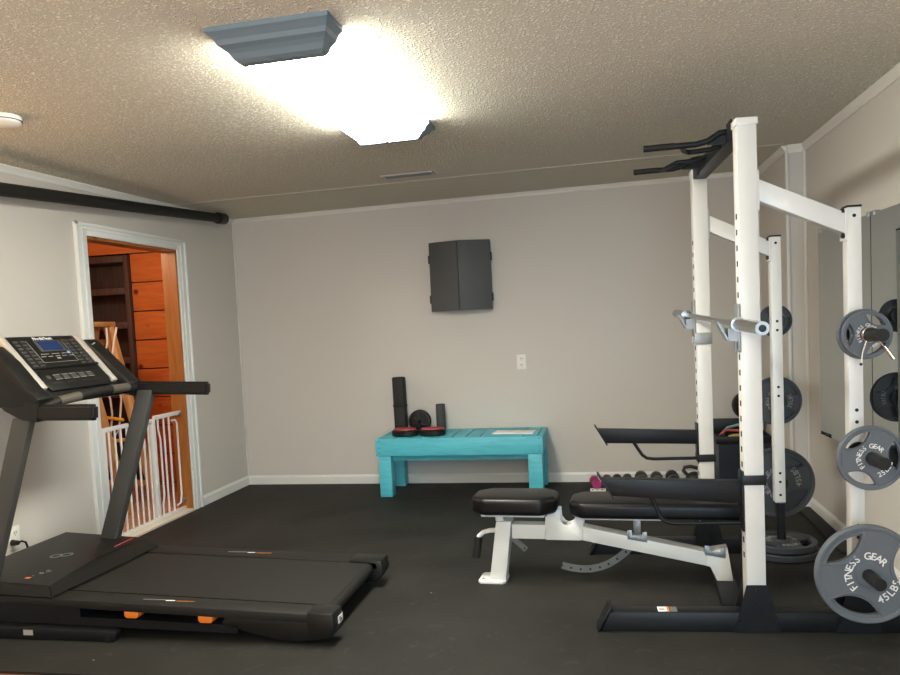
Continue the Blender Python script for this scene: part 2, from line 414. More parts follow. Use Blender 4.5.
# hall beyond the doorway
HY, HX = 6.45, -5.15
b = MB(); b.box((HX, 3.3, -.05), (XL-.1, 6.9, -.001)); struct(b.build('floor_hall', 'hfloor'))
b = MB(); b.box((HX, 3.3, 2.42), (XL-.1, 6.9, 2.47)); struct(b.build('ceiling_hall', 'pine'))
b = MB()
z = 2.185
b.box((-4.335, HY+.012, 0), (XL-.1, HY+.05, 2.42), mi=1)
while z > 0:
    lo_ = max(.0, z-.27)
    b.box((-4.335, HY-.012, lo_+.004), (XL-.1, HY+.02, z-.006), bev=.006); z -= .27
b.box((HX, HY-.012, 2.19), (XL-.1, HY+.05, 2.42))
b.box((HX, 6.74, 0), (-4.3, 6.79, 2.42), mi=1)
struct(b.build('wall_hall_back', ['pine', 'shelf']))
b = MB(); b.box((HX-.05, 3.3, 0), (HX, 6.9, 2.42)); b.box((HX, 3.25, 0), (XL-.1, 3.3, 2.42)); struct(b.build('wall_hall_left', 'pine'))

shelf = thing('bookshelf', 'dark brown open bookshelf in the orange pine hall through the doorway', 'bookshelf', (-4.72, 6.55, 0))
b = MB(); b.box((-.38, -.15, 0), (-.345, .18, 2.17), bev=.003); b.build('side_panel', 'shelf', shelf)
b = MB(); b.box((.335, -.15, 0), (.38, .18, 2.17), bev=.003); b.build('side_panel', 'shelf', shelf)
b = MB(); b.box((-.345, .16, 0), (.335, .18, 2.17)); b.build('back_panel', 'shelf', shelf)
for zz in (.06, .55, .87, 1.19, 1.52, 1.84, 2.14):
    b = MB(); b.box((-.345, -.15, zz-.03), (.335, .16, zz+.03), bev=.002); b.build('shelf', 'shelf', shelf)

cf = thing('climbing_frame', 'light wooden A-shaped frame standing in the hall behind the baby gate', 'climbing frame', (-4.16, 5.72, 0))
def rail(sgn, y):
    bb = MB(); w = .035
    bb.prism([(sgn*(.03), 1.5), (sgn*(.03+2*w), 1.5), (sgn*(.03+.335+2*w), 0), (sgn*(.03+.335), 0)], 'y', y-.03, y+.03, bev=.004); return bb
for sg in (-1, 1):
    for y in (-.40, .0): rail(sg, y).build('leg', 'pinel', cf)
b = MB(); b.box((-.1, -.45, 1.5), (.1, .05, 1.54), bev=.004); b.build('top_plate', 'pinel', cf)
for zz in (1.37, .16):
    hw = .07+.2233*(1.5-zz)
    b = MB(); b.box((-hw, .031, zz-.025), (hw, .055, zz+.025), bev=.003); b.build('cross_bar', 'pinel', cf)
rl = thing('rope_ladder', 'white rope ladder with orange-yellow rungs hanging from the wooden frame in the hall', 'rope ladder', (-4.10, 5.62, 0))
b = MB()
for k, x in enumerate((-.10, .03, .12)):
    b.tube([(x+.02*math.sin(i*1.3+k), .02*math.sin(i+k), 1.49-i*.12) for i in range(11)], .008, seg=8)
b.tube([(-.10, 0, 1.0), (.0, .02, .92), (.12, 0, .99)], .007, seg=8); b.tube([(-.10, 0, .62), (.02, .02, .55), (.12, 0, .66)], .007, seg=8)
b.build('rope', 'rope', rl)
for zz, t in ((1.22, .01), (.94, .02), (.74, -.02), (.54, .015), (.36, 0)):
    b = MB(); b.cyl((-.13, 0, zz-t), (.15, 0, zz+t), .014, seg=12); b.build('rung', 'yellow', rl)

# baby gate in the doorway
gx = XL-.06
gate = thing('baby_gate', 'white metal baby gate across the doorway behind the treadmill', 'baby gate', (gx, 4.97, .02))
b = MB()
b.box((-.012, -.535, .745), (.012, -.19, .775), bev=.004); b.box((-.012, -.19, .735), (.012, .13, .76), bev=.004); b.box((-.014, .13, .755), (.014, .50, .785), bev=.004)
b.build('gate_rail', 'cabw', gate)
b = MB(); b.box((-.012, -.535, .0), (.012, .47, .022), bev=.004); b.build('gate_rail', 'cabw', gate)
for y in (-.47, .105):
    b = MB(); b.box((-.016, y-.02, .02), (.016, y+.02, .765 if y > 0 else .75), bev=.005); b.build('gate_post', 'cabw', gate)
for y in (-.40, -.335, -.27, -.205, -.14, -.075, -.01, .05):
    b = MB(); b.cyl((0, y, .02), (0, y, .75), .0075, seg=10); b.build('bar', 'cabw', gate)
b = MB(); b.tube([(0, .175, .02), (0, .175, .10), (0, .195, .17), (0, .195, .60), (0, .175, .67), (0, .175, .765)], .0075, seg=10); b.build('bar', 'cabw', gate)
for y in (.25, .32):
    b = MB(); b.cyl((0, y, .02), (0, y, .765), .0075, seg=10); b.build('bar', 'cabw', gate)
b = MB(); b.tube([(0, .36, .72), (0, .41, .72), (0, .43, .69), (0, .43, .12), (0, .41, .06), (0, .36, .05)], .0075, seg=10); b.build('end_loop', 'cabw', gate)
for y0, y1, zz in ((.44, .472, .76), (.44, .472, .07), (-.545, -.535, .76)):
    b = MB(); b.cyl((0, y0, zz), (0, y1, zz), .017, seg=16); tag(b.build('tension_knob', 'gal', gate), 'grey tension knob', None)

# ------------------------------------------------------------------ ceiling light, detector, vent, projector screen
lt = thing('ceiling_light', 'long glowing fluorescent wraparound light with blue-grey end caps on the ceiling', 'ceiling light', (-1.055, 3.13, ZC(-1.055, 3.13)))
sl = .014
Sh = Matrix(((1, 0, 0, 0), (0, 1, 0, 0), (.0181, sl, 1, 0), (0, 0, 0, 1)))
def cap_prof(k=1., d=0.):
    k *= .93
    return [(-.232*k, .0), (-.232*k, -.018), (-.218*k, -.03), (-.205*k, -.05), (-.188*k, -.058), (-.175*k, -.08), (-.162*k, -.088-d), (.162*k, -.088-d), (.175*k, -.08), (.188*k, -.058), (.205*k, -.05), (.218*k, -.03), (.232*k, -.018), (.232*k, 0)]
def end_cap(mb, yo, yi):
    sg = 1 if yi > yo else -1
    lv = [(.216, 0), (.216, -.016), (.209, -.022), (.198, -.034), (.192, -.048), (.18, -.056), (.17, -.066), (.161, -.082), (.15, -.09)]
    rows = []
    for w_, z_ in lv:
        ya = yo+sg*(.216-w_)*1.75
        rows.append([mb.bm.verts.new(q_) for q_ in ((-w_, ya, z_), (w_, ya, z_), (w_, yi, z_), (-w_, yi, z_))])
    for A_, B_ in zip(rows, rows[1:]):
        for k in range(4): mb.bm.faces.new((A_[k], A_[(k+1) % 4], B_[(k+1) % 4], B_[k]))
    mb.bm.faces.new(rows[0]); mb.bm.faces.new(rows[-1])
for y0, y1 in ((-.75, -.60), (.84, .695)):
    b = MB(); end_cap(b, y0, y1); b.xf(Sh); b.build('end_cap', 'fixcap', lt, smooth=False)
b = MB(); b.prism([(-.20, -.004), (-.19, -.035), (-.168, -.065), (-.14, -.084), (.14, -.084), (.168, -.065), (.19, -.035), (.20, -.004)], 'y', -.60, .70); b.xf(Sh)
for f_ in b.bm.faces:
    f_.normal_update()
    if abs(f_.normal.z) < .9: f_.material_index = 1
b.build('diffuser', ['lens', 'lensside'], lt, smooth=False)
for y in (-.56, .66):
    b = MB(); b.cyl((0, y, -.097), (0, y, -.083), .008, seg=12); b.xf(Sh); b.build('screw', 'greym', lt)

b = MB(); zz = ZC(-2.66, 3.1)
b.lathe([(.0001, 0), (.068, 0), (.07, -.012), (.064, -.03), (.05, -.04), (.0001, -.042)], (0, 0, 0), seg=40)
sd = thing('smoke_detector', 'round white smoke detector on the ceiling at the left edge', 'smoke detector', (-2.562, 2.975, ZC(-2.562, 2.975)-.001))
b.build('housing', 'plate', sd)
b = MB(); b.lathe([(.0655, -.019), (.0705, -.019), (.0705, -.022), (.0655, -.022)], seg=40); tag(b.build('vent_ring', 'slot', sd), 'dark slot ring', None)

b = MB()
vt = thing('ceiling_vent', 'narrow painted register slot on the ceiling near the back wall', 'vent', (-1.30, 5.165, ZC(-1.30, 5.165)-.001))
b.box((-.185, -.06, -.008), (.185, .06, 0), bev=.003); b.xf(Sh); b.build('vent_frame', 'ventm', vt)
b = MB()
for y in (-.03, -.01, .01, .03): b.box((-.165, y-.006, -.0095), (.165, y+.006, -.007))
b.xf(Sh); tag(b.build('louvre', 'fixcap', vt), 'dark grey louvre slots', None)

p0, p1 = V((-3.122, 3.555, 2.209)), V((-3.122, 5.98, 2.3644))
dirv = (p1-p0).normalized(); pn = p0-dirv*1.0
ps = thing('projector_screen', 'long black rolled-up projector screen tube along the top of the left wall', 'projector screen', tuple(p1))
b = MB(); b.cyl(pn-p1, V((0, 0, 0))-dirv*.09, .037, seg=28); b.build('housing_tube', 'blackm', ps)
for a, c_ in ((-dirv*.11, V((0, 0, 0))), (pn-p1-dirv*.03, pn-p1+dirv*.03)):
    b = MB(); b.cyl(a, c_, .047, seg=28); b.build('end_cap', 'blackp', ps)
for q in (-dirv*.06, pn-p1+dirv*.1):
    zt = ZC(XL+.06, p1.y+q.y)-p1.z
    b = MB(); b.box((XL-p1.x+.0, q.y-.02, q.z+.02), (.015, q.y+.02, q.z+.045), bev=.003); b.build('wall_bracket', 'gal', ps)

# ------------------------------------------------------------------ back wall: dart cabinet, outlets
cb = thing('wall_cabinet', 'dark slate two-door wall cabinet hanging on the back wall above the teal bench', 'cabinet', (-1.182, D, 1.798))
hw, hh = .259, .287
b = MB(); b.box((-hw, -.075, -hh), (hw, 0, hh), bev=.003); b.build('cabinet_body', 'rust', cb)
for sg in (-1, 1):
    mb = MB()
    if sg < 0: mb.prism([(-hw-.004, -.077), (-.002, -.165), (-.002, -.148), (-hw-.004, -.06)], 'z', -hh-.008, hh+.004, bev=.002)
    else: mb.prism([(hw+.004, -.077), (.002, -.165), (.002, -.148), (hw+.004, -.06)], 'z', -hh-.008, hh+.004, bev=.002)
    dr = mb.build('door', 'slate', cb)
    for zz in (-.19, .15):
        bb = MB(); bb.box((sg*hw, -.072, zz-.035), (sg*(hw+.016), -.045, zz+.035), bev=.003); bb.build('hinge', 'blackp', dr)

def outlet(name, label, loc, rz):
    t = thing(name, label, 'outlet', loc, rz)
    b = MB(); b.box((-.04, -.006, -.065), (.04, 0, .065), bev=.003); b.build('cover_plate', 'plate', t)
    for zz in (-.026, .026):
        b = MB(); b.cyl((0, -.006, zz), (0, -.010, zz), .019, seg=20)
        for x in (-.007, .007): b.box((x-.0018, -.0108, zz-.002), (x+.0018, -.0095, zz+.010), mi=1)
        b.cyl((0, -.0095, zz-.010), (0, -.0108, zz-.010), .003, mi=1, seg=10)
        b.build('receptacle', ['plate', 'slot'], t)
    return t
outlet('wall_outlet', 'white wall outlet on the back wall to the right of the slate cabinet', (-.697, D, 1.04), 0)
outlet('wall_outlet', 'white wall outlet low on the left wall with a black plug in it', (XL, 3.618, .31), R(90))

# treadmill cord
cd = thing('power_cord', 'black power cord plugged into the left wall behind the treadmill', 'power cord', (XL+.012, 3.59, .29))
b = MB(); b.cyl((0, 0, 0), (.04, 0, 0), .017, .012, seg=16); b.build('plug', 'blackp', cd)
b = MB(); b.tube([(.035, 0, 0), (.05, .012, .006), (.058, .03, -.005), (.06, .044, -.05), (.06, .05, -.12), (.06, .05, -.22), (.06, .05, -.27), (.062, .075, -.283), (.062, .14, -.284)], .006, seg=10); b.build('cord', 'blackp', cd)

# ------------------------------------------------------------------ mirrors
moff = lambda y: .015+(y-3.0)*.044
for y0, y1, lab in ((4.055, 4.845, 'tall frameless mirror pane at the corner end of the right wall'), (3.10, 4.047, 'tall frameless mirror pane nearer the camera on the right wall')):
    t = thing('wall_mirror', lab, 'mirror', (XR, (y0+y1)/2, .62), 0, None)
    ym = (y0+y1)/2; q0, q1 = (y0-ym), (y1-ym); zt_ = 1.215
    xa, xb = -moff(y0), -moff(y1)
    b = MB(); b.prism([(xa-.006, q0), (xb-.006, q1), (xb, q1), (xa, q0)], 'z', 0, zt_); b.build('mirror_pane', 'mirror', t, smooth=False)
    b = MB(); b.prism([(xa+.0005, q0+.004), (xb+.0005, q1-.004), (0, q1-.004), (0, q0+.004)], 'z', .006, zt_-.006); b.build('backing', 'slate', t, smooth=False)
    for y in (q0*.93, q1*.93):
        xm = -moff(ym+y); b = MB(); b.box((xm-.011, y-.012, zt_-.012), (xm+.02, y+.012, zt_+.012), bev=.002); b.build('clip', 'gal', t)

# ------------------------------------------------------------------ teal bench and what stands on it
tb = thing('wooden_bench', 'turquoise painted wooden bench against the back wall', 'bench', (-1.18, 6.12, 0))
W2, y0, y1 = .683, -.25, .28
b = MB(); b.box((-W2, y0, .338), (W2, y0+.04, .48), bev=.004); b.build('front_apron', 'teal', tb)
b = MB(); b.box((-W2, y1-.04, .34), (W2, y1, .48), bev=.004); b.build('back_apron', 'teal', tb)
for x0, x1 in ((-W2, -W2+.04), (W2-.04, W2)):
    b = MB(); b.box((x0, y0+.042, .34), (x1, y1-.042, .478), bev=.004); b.build('end_apron', 'teal', tb)
n = 11; w = (2*W2-.084)/n
for i in range(n):
    b = MB(); b.box((-W2+.042+i*w+.004, y0+.042, .442), (-W2+.042+(i+1)*w-.004, y1-.042, .479), bev=.005); b.build('slat', 'teal', tb)
for x0, x1 in ((-W2+.018, -W2+.122), (W2-.122, W2-.008)):
    for ya, yb in ((y0+.005, y0+.115), (y1-.115, y1-.005)):
        b = MB(); b.box((x0, ya, 0), (x1, yb, .337), bev=.005); b.build('leg', 'teal', tb)
b = MB(); b.box((-W2+.124, y0+.06, .29), (W2-.124, y0+.095, .337), bev=.003); b.build('stretcher', 'teal', tb)
b = MB()
for z_ in (.365, .405, .465):
    for x in (-W2+.03, W2-.03): b.cyl((x, y0-.001, z_), (x, y0+.004, z_), .005, seg=10)
b.build('screw_heads', 'greym', tb)
ZB = .4795
TX = -1.18
fr = thing('foam_roller', 'tall black foam block leaning on the back wall at the left end of the bench', 'foam roller', (-1.74, 6.25, ZB))
tilt = Matrix.Rotation(R(-2.2), 3, 'Y') @ Matrix.Rotation(R(-6), 3, 'X')
b = MB(); b.box((-.05, -.05, .008), (.05, .05, .225), bev=.012, rot=tilt, pivot=(0, 0, 0)); b.box((-.05, -.05, .232), (.05, .05, .478), bev=.012, rot=tilt, pivot=(0, 0, 0)); b.build('foam_body', 'foamb', fr)
b = MB(); b.box((-.053, -.053, .215), (.053, .053, .245), bev=.01, rot=tilt, pivot=(0, 0, 0)); b.build('strap', 'blackm', fr)
aw = thing('ab_wheel', 'black round exercise wheel standing on the teal bench', 'exercise wheel', (-1.565, 6.21, ZB))
b = MB(); b.lathe([(.078, -.035), (.094, -.03), (.098, -.012), (.098, .012), (.094, .03), (.078, .035)], (0, 0, .098), 'y', 48); b.build('tire', 'foamb', aw)
b = MB(); b.lathe([(.012, -.018), (.08, -.014), (.08, .014), (.012, .018)], (0, 0, .098), 'y', 40); b.build('disc', 'blackp', aw)
for k in range(6):
    a = k*math.pi/3+.3
    b = MB(); b.tube([(.02*math.cos(a), -.024, .098+.02*math.sin(a)), (.055*math.cos(a+.15), -.026, .098+.055*math.sin(a+.15)), (.078*math.cos(a+.4), -.024, .098+.078*math.sin(a+.4))], .005, seg=8); b.build('spoke', 'navy', aw)
b = MB(); b.cyl((0, -.095, .098), (0, .095, .098), .0115, seg=16); b.build('axle_handle', 'blackm', aw)
gc = thing('foam_cylinder', 'short dark grey foam cylinder upright on the bench right of the wheel', 'foam roller', (-1.392, 6.26, ZB))
b = MB(); b.lathe([(.012, 0), (.036, 0), (.04, .004), (.04, .231), (.036, .235), (.012, .235)], seg=32); b.build('foam_body', 'foamg', gc)
for x, lab in ((-1.648, 'left black and red oval exercise disc at the front of the teal bench'), (-1.416, 'right black and red oval exercise disc, in front of the black wheel')):
    t = thing('exercise_disc', lab, 'exercise disc', (x, 6.02, ZB), 0, 'black and red exercise discs on the bench')
    b = MB(); b.lathe([(.0001, 0), (.095, 0), (.112, .008), (.114, .03), (.10, .038), (.0001, .038)], seg=44); b.build('base', 'blackp', t)
    b = MB(); b.lathe([(.0001, .038), (.098, .038), (.092, .046), (.0001, .05)], seg=44); tag(b.build('pad', 'red', t), 'red padded top', None)
    for o_ in t.children: o_.scale = (1., .62, 1.45)
b = MB(); b.box((-.17, -.085, 0), (.17, .085, .006), bev=.0015); b.box((-.16, -.08, .006), (.17, .075, .010), bev=.001)
o = b.build('booklet', 'paper', loc=(-.745, 6.10, ZB)); o.rotation_euler = (0, 0, R(-6)); tag(o, 'white paper booklet lying on the right end of the teal bench', 'booklet')

# ------------------------------------------------------------------ dumbbells, kettlebell and tub by the back wall
def dumbbell(label, loc, rr, L, mname, hl=None, rz=0.):
    t = thing('dumbbell', label, 'dumbbell', loc, rz, 'dumbbells on the floor at the back wall')
    hl = hl or rr*1.15
    for sg in (-1, 1):
        b = MB(); a, c_ = sg*(L/2-hl), sg*L/2
        b.cyl((0, a, rr*.87), (0, c_, rr*.87), rr, seg=6)
        b.xf(Matrix.Translation((0, 0, rr*.87)) @ Matrix.Rotation(R(30), 4, 'Y') @ Matrix.Translation((0, 0, -rr*.87)))
        es = [e for e in b.bm.edges]
        bmesh.ops.bevel(b.bm, geom=es, offset=rr*.16, segments=2, affect='EDGES')
        zmin = min(v.co.z for v in b.bm.verts); b.xf(Matrix.Translation((0, 0, -zmin)))
        b.build('head', mname, t)
    b = MB(); b.cyl((0, -L/2+hl, rr*.85), (0, L/2-hl, rr*.85), .016, seg=14); b.build('handle', 'steel' if mname in ('hexd', 'hexo') else mname, t)
    return t
dumbbell('small magenta dumbbell at the left end of the dumbbell row', (-.105, 6.21, 0), .043, .2, 'pink', rz=R(8))
dumbbell('small plum dumbbell just right of the magenta one', (-.012, 6.27, 0), .042, .19, 'purple')
dumbbell('small dark hex dumbbell, third from the left of the row', (.072, 6.27, 0), .043, .2, 'hexd')
dumbbell('small olive hex dumbbell left of the larger olive one', (.156, 6.27, 0), .044, .2, 'hexo')
dumbbell('larger olive hex dumbbell in the middle of the row', (.268, 6.26, 0), .057, .24, 'hexo')
dumbbell('medium olive hex dumbbell right of the larger olive one', (.392, 6.26, 0), .053, .24, 'hexo')
dumbbell('larger black hex dumbbell, second to last before the kettlebell', (.516, 6.26, 0), .058, .25, 'hexd')
b = MB(); kb = thing('kettlebell', 'dark kettlebell with looped handle at the right end of the dumbbell row', 'kettlebell', (.685, 6.24, 0))
b.sphere((0, 0, .056), .064, scale=(1.1, 1.1, .88)); b.box((-.045, -.045, 0), (.045, .045, .02), bev=.01); b.build('bell', 'hexd', kb)
b = MB(); b.tube([(-.06, 0, .09), (-.085, 0, .12), (-.075, 0, .148), (-.03, 0, .155), (.03, 0, .14), (.065, 0, .122), (.07, 0, .105), (.055, 0, .085)], .015, seg=12); b.build('handle', 'hexd', kb)
b = MB(); b.box((-.062, -.05, 0), (.062, .05, .006), bev=.002)
for x, h_ in ((-.045, .03), (-.01, .02), (.03, .035)): b.box((x-.004, -.03, .006), (x+.012, -.03+h_, .0068), mi=1)
o = b.build('card', ['paper', 'greym'], loc=(-.085, 6.085, 0)); tag(o, 'small white card on the floor in front of the magenta dumbbell', 'card')

tubx = (1.02, 6.12)
tub = thing('storage_tub', 'dark navy plastic storage tub in the corner behind the rack', 'storage tub', (tubx[0], tubx[1], 0))
b = MB()
hw_, hd_ = .195, .19
b.box((-hw_+.02, -hd_+.02, 0), (hw_-.02, hd_-.02, .02))
for a in ((-hw_+.01, -hd_+.01, 0, hw_-.01, -hd_+.03), (-hw_+.01, hd_-.03, 0, hw_-.01, hd_-.01)): b.box((a[0], a[1], 0), (a[3], a[4], .41))
for x in (-hw_+.01, hw_-.03): b.box((x, -hd_+.03, 0), (x+.02, hd_-.03, .41))
b.box((-hw_+.03, -hd_+.03, .36), (hw_-.03, hd_-.03, .385))
b.build('tub_body', 'navy', tub)
b = MB()
b.box((-hw_-.01, -hd_-.01, .385), (hw_+.01, -hd_+.012, .44), bev=.006); b.box((-hw_-.01, hd_-.012, .385), (hw_+.01, hd_+.01, .53), bev=.006)
for x in (-hw_-.01, hw_-.012): b.box((x, -hd_+.012, .385), (x+.022, hd_-.012, .44), bev=.006)
b.build('rim', 'blackp', tub)
for nm, mm, lab, pts in (('resistance_band', 'bteal', 'teal resistance band in the navy storage tub', [(-.14, .06, .41), (-.08, .05, .475), (0, .06, .495), (.08, .05, .47), (.14, .06, .41)]),
                         ('resistance_band', 'bred', 'red resistance band across the navy storage tub', [(-.16, 0, .41), (-.1, .0, .463), (0, -.01, .458), (.1, 0, .455), (.16, 0, .41)]),
                         ('resistance_band', 'byel', 'yellow resistance band in front of the red one in the tub', [(-.15, -.06, .40), (-.06, -.07, .43), (.03, -.06, .433), (.1, -.07, .42), (.15, -.06, .40)])):
    t = thing(nm, lab, 'resistance band', (tubx[0], tubx[1], 0), 0, 'resistance bands in the navy tub')
    b = MB(); b.tube(pts, .012, seg=10); b.build('band', mm, t)
    b = MB(); b.cyl(V(pts[0])+V((0, .0, -.0)), V(pts[0])+V((.05, -.03, .02)), .015, seg=12); b.build('handle', 'blackm', t)

bl = MB(); bl.sphere((0, 0, 0), .115, seg=36)
ball = thing('exercise_ball', 'black ball resting on the rear rim of the navy storage tub', 'ball', (1.10, 6.225, .643))
bl.build('shell', 'vinyl', ball)
bl = MB(); bl.lathe([(.1135, -.004), (.1165, -.004), (.1165, .004), (.1135, .004)], seg=40); bl.xf(Matrix.Rotation(R(60), 4, 'X')); bl.build('seam_band', 'blackm', ball)

q = MB(); q.box((-.045, -.55, 0), (.045, .45, .022), bev=.006); tag(q.build('rubber_strip', 'rubber', loc=(1.315, 5.0, 0)), 'black rubber strip lying along the right baseboard behind the plates', 'rubber strip')

# ------------------------------------------------------------------ weight plates
def ring_text(mb, txt, rad, a0, step, size, inward=False, y=-.0, mi=0):
    """letters on a circle in the XZ plane, facing -Y. a0 = angle of the first letter (deg)"""
    for i, ch in enumerate(txt):
        if ch == ' ': continue
        a = R(a0+step*i); me = glyph(ch, size, .0008)
        px, pz = rad*math.cos(a), rad*math.sin(a)
        rot = a-math.pi/2 if not inward else a+math.pi/2
        mtx = Matrix.Translation((px, y, pz)) @ Matrix.Rotation(-rot, 4, 'Y') @ Matrix.Rotation(math.pi/2, 4, 'X')
        mb.add_mesh(me, mtx, mi)

def plate_meshes(Rr, th, brand, wt, cast='iron', open_a=(130, 250, 10), hole=.0262, back=False):
    loops = [circ(Rr*.93, 72), list(reversed(circ(hole, 32)))]
    def lens(a):
        pts = []
        ro = .83*Rr
        for k in range(-10, 11):
            t = R(a+k*3.3); pts.append((ro*math.cos(t), ro*math.sin(t)))
        h = R(33); x_end, y_end = ro*math.cos(h), ro*math.sin(h); apex = .50*Rr
        for k in range(9, -10, -1):
            u = k/10; yy = y_end*u; xx = apex+(x_end-apex)*abs(u)**2.1
            pts.append((xx*math.cos(R(a))-yy*math.sin(R(a)), xx*math.sin(R(a))+yy*math.cos(R(a))))
        return pts
    for a in open_a: loops.append(list(reversed(lens(a))))
    me = flat_shape(loops, th*.72, .002)
    b = MB()
    to_y = Matrix.Rotation(math.pi/2, 4, 'X')
    b.add_mesh(me, to_y)
    t = th/2
    b.lathe([(Rr*.90, -t*.85), (Rr*.92, -t), (Rr*.985, -t), (Rr, -t*.8), (Rr, t*.8), (Rr*.985, t), (Rr*.92, t), (Rr*.90, t*.85)], (0, 0, 0), 'y', 72)
    b.lathe([(hole, -t*1.12), (Rr*.235, -t*1.12), (Rr*.25, -t*.9), (Rr*.25, t*.9), (Rr*.235, t*1.12), (hole, t*1.12)], (0, 0, 0), 'y', 48)
    if back: b.lathe([(Rr*.3, t*.2), (Rr*.91, t*.2), (Rr*.91, t*.6), (Rr*.3, t*.6)], (0, 0, 0), 'y', 64)
    # raised ribs round each opening
    for a in open_a:
        for s_ in (-1, 1):
            pts = []
            for k in range(-10, 11):
                u = k/10; yy = .545*Rr*u; xx = .43*Rr+(.74*Rr-.43*Rr)*abs(u)**2
                x_, z_ = xx*math.cos(R(a))-yy*math.sin(R(a)), xx*math.sin(R(a))+yy*math.cos(R(a))
                pts.append((x_, s_*t*.76, z_))
            b.tube(pts, Rr*.016, seg=8)
    lt_ = MB()
    k = Rr/.205
    ring_text(lt_, brand, .315*Rr, 224, -16.6, .042*k, False, -t*.74)
    ring_text(lt_, wt, .625*Rr, -66, 12.2, .044*k, True, -t*.74)
    return b, lt_
def weight_plate(label, loc, rz, Rr, th, wt, mcast, group, open_a=(130, 250, 10), spin=0, flat=None, back=False):
    t = thing('weight_plate', label, 'weight plate', loc, rz, group)
    b, l = plate_meshes(Rr, th, 'FITNESS GEAR', wt, mcast, open_a, back=back)
    if spin:
        sm = Matrix.Rotation(-R(spin), 4, 'Y'); b.xf(sm); l.xf(sm)
    if flat is not None:
        mtx = Matrix.Rotation(R(flat), 4, 'Z') @ Matrix.Rotation(R(-90), 4, 'X'); b.xf(mtx); l.xf(mtx)
    b.build('casting', mcast, t); tag(l.build('lettering', 'letter' if mcast == 'iron' else 'letterd', t), 'white raised lettering', None)
    return t

# ------------------------------------------------------------------ half rack (local u = towards its rear, v = away from the camera)
RY = R(2.8)
rk = thing('squat_rack', 'tall white and black half rack with pull-up bars and plate storage', 'squat rack', (.571, 3.328, 0), RY)
def to_world(u, v, z): return (.571+u*math.cos(RY)-v*math.sin(RY), 3.328+u*math.sin(RY)+v*math.cos(RY), z)
def box_part(name, a, b_, m, bev=.003, parent=rk, label=None):
    q = MB(); q.box(a, b_, bev=bev); o_ = q.build(name, m, parent)
    if label: o_['label'] = label
    return o_
VF = 1.10                       # far side frame
for side, v0 in enumerate((0., VF)):
    du = .012 if side == 0 else -.006
    UE = .66 if side == 0 else .215
    # floor beam with slanted nose
    q = MB(); q.prism([(-.625, .0), (UE, 0), (UE, .085), (-.585, .085)], 'y', v0, v0+.08, bev=.003); bm_ = q.build('base_beam', 'black', rk)
    q = MB(); q.prism([(-.643, .0), (-.633, 0), (-.578, .108), (-.588, .108)], 'y', v0-.012, v0+.092, bev=.001); q.build('end_plate', 'black', bm_)
    # gusset plates left and right of the upright foot
    for vv in ((v0-.007, v0-.001), (v0+.081, v0+.087)):
        q = MB(); q.prism([(-.055, .002), (.138, .002), (.086, .208), (-.003, .208)], 'y', *vv)
        sgn = -1 if vv[0] < v0 else 1; f0 = vv[0] if sgn < 0 else vv[1]
        for bx, bz in ((-.03, .045), (.112, .045), (.042, .115), (.042, .188)): q.cyl((bx, f0+sgn*.009, bz), (bx, f0-sgn*.001, bz), .009, seg=6)
        q.build('gusset_plate', 'black', rk)
        if side: continue
        q = MB(); q.prism([(.36, .002), (.545, .002), (.485, .2 if v0 == 0 else .15), (.412, .2 if v0 == 0 else .15)], 'y', *vv)
        for bx, bz in ((.38, .045), (.52, .045)): q.cyl((bx, f0+sgn*.009, bz), (bx, f0-sgn*.001, bz), .009, seg=6)
        q.build('gusset_plate', 'black', rk)
    # front upright with slots in its front face
    q = MB(); q.box((0, v0, .086), (.08, v0+.08, 2.155), bev=.004)
    for i in range(23):
        zz = .33+i*.066
        if .62 < zz < .7 and side == 0: continue
        q.box((-.0006, v0+.028, zz-.012), (.002, v0+.052, zz+.012), mi=1)
    up = q.build('upright', ['white', 'slot'], rk)
    q = MB(); q.box((-.005, v0-.005, 2.152), (.085, v0+.085, 2.182), bev=.003); q.build('cap', 'white', up)
    # rear post
    zb = .086 if side == 0 else .29
    q = MB(); q.box((.419+du, v0+.010, .2 if side == 0 else .29), (.476+du, v0+.067, 1.79), bev=.004)
    for zz in (1.755, 1.32, 1.27, .95, .90, .46, .41, .335):
        q.cyl((.4475+du, v0+.0105, zz), (.4475+du, v0+.0092, zz), .0075, mi=1, seg=16)
    rp = q.build('rear_post', ['white', 'slot'], rk)
    q = MB(); q.box((.417+du, v0+.008, 1.79), (.478+du, v0+.069, 1.798), bev=.002); q.build('cap', 'blackp', rp)
    q = MB()
    if side == 0: q.box((.420+du, v0+.011, .086), (.475+du, v0+.066, .2), bev=.003)
    else: q.cyl((.4475+du, v0+.008, .0), (.4475+du, v0+.008, .291), .0252, seg=28)
    q.build('post_sleeve', 'black', rk)
    # sloping brace
    q = MB(); q.prism([(.088, 1.928), (.088, 1.838), (.411+du, 1.685), (.411+du, 1.772)], 'y', v0+.012, v0+.068, bev=.003); br = q.build('brace', 'white', rk)
    for u0, u1, za, zb_ in ((.08, .088, 1.80, 1.965), (.411+du, .419+du, 1.655, 1.785)):
        q = MB(); q.box((u0, v0+.008, za), (u1, v0+.072, zb_), bev=.001); q.build('mount_plate', 'white', br)
    for zz in (1.775, 1.675):
        q = MB(); q.cyl((.399+du, v0+.02, zz), (.411+du, v0+.02, zz), .011, seg=6); q.build('bolt', 'blackp', br)
box_part('rear_cross_beam', (.60, .08, .006), (.66, .16, .082), 'black') if False else None
None and box_part('rear_cross_beam', (.56, .08, .006), (.64, VF, .082), 'black')
box_part('rear_cross_tube', (.42, .072, 1.70), (.475, VF+.007, 1.755), 'black') if False else None
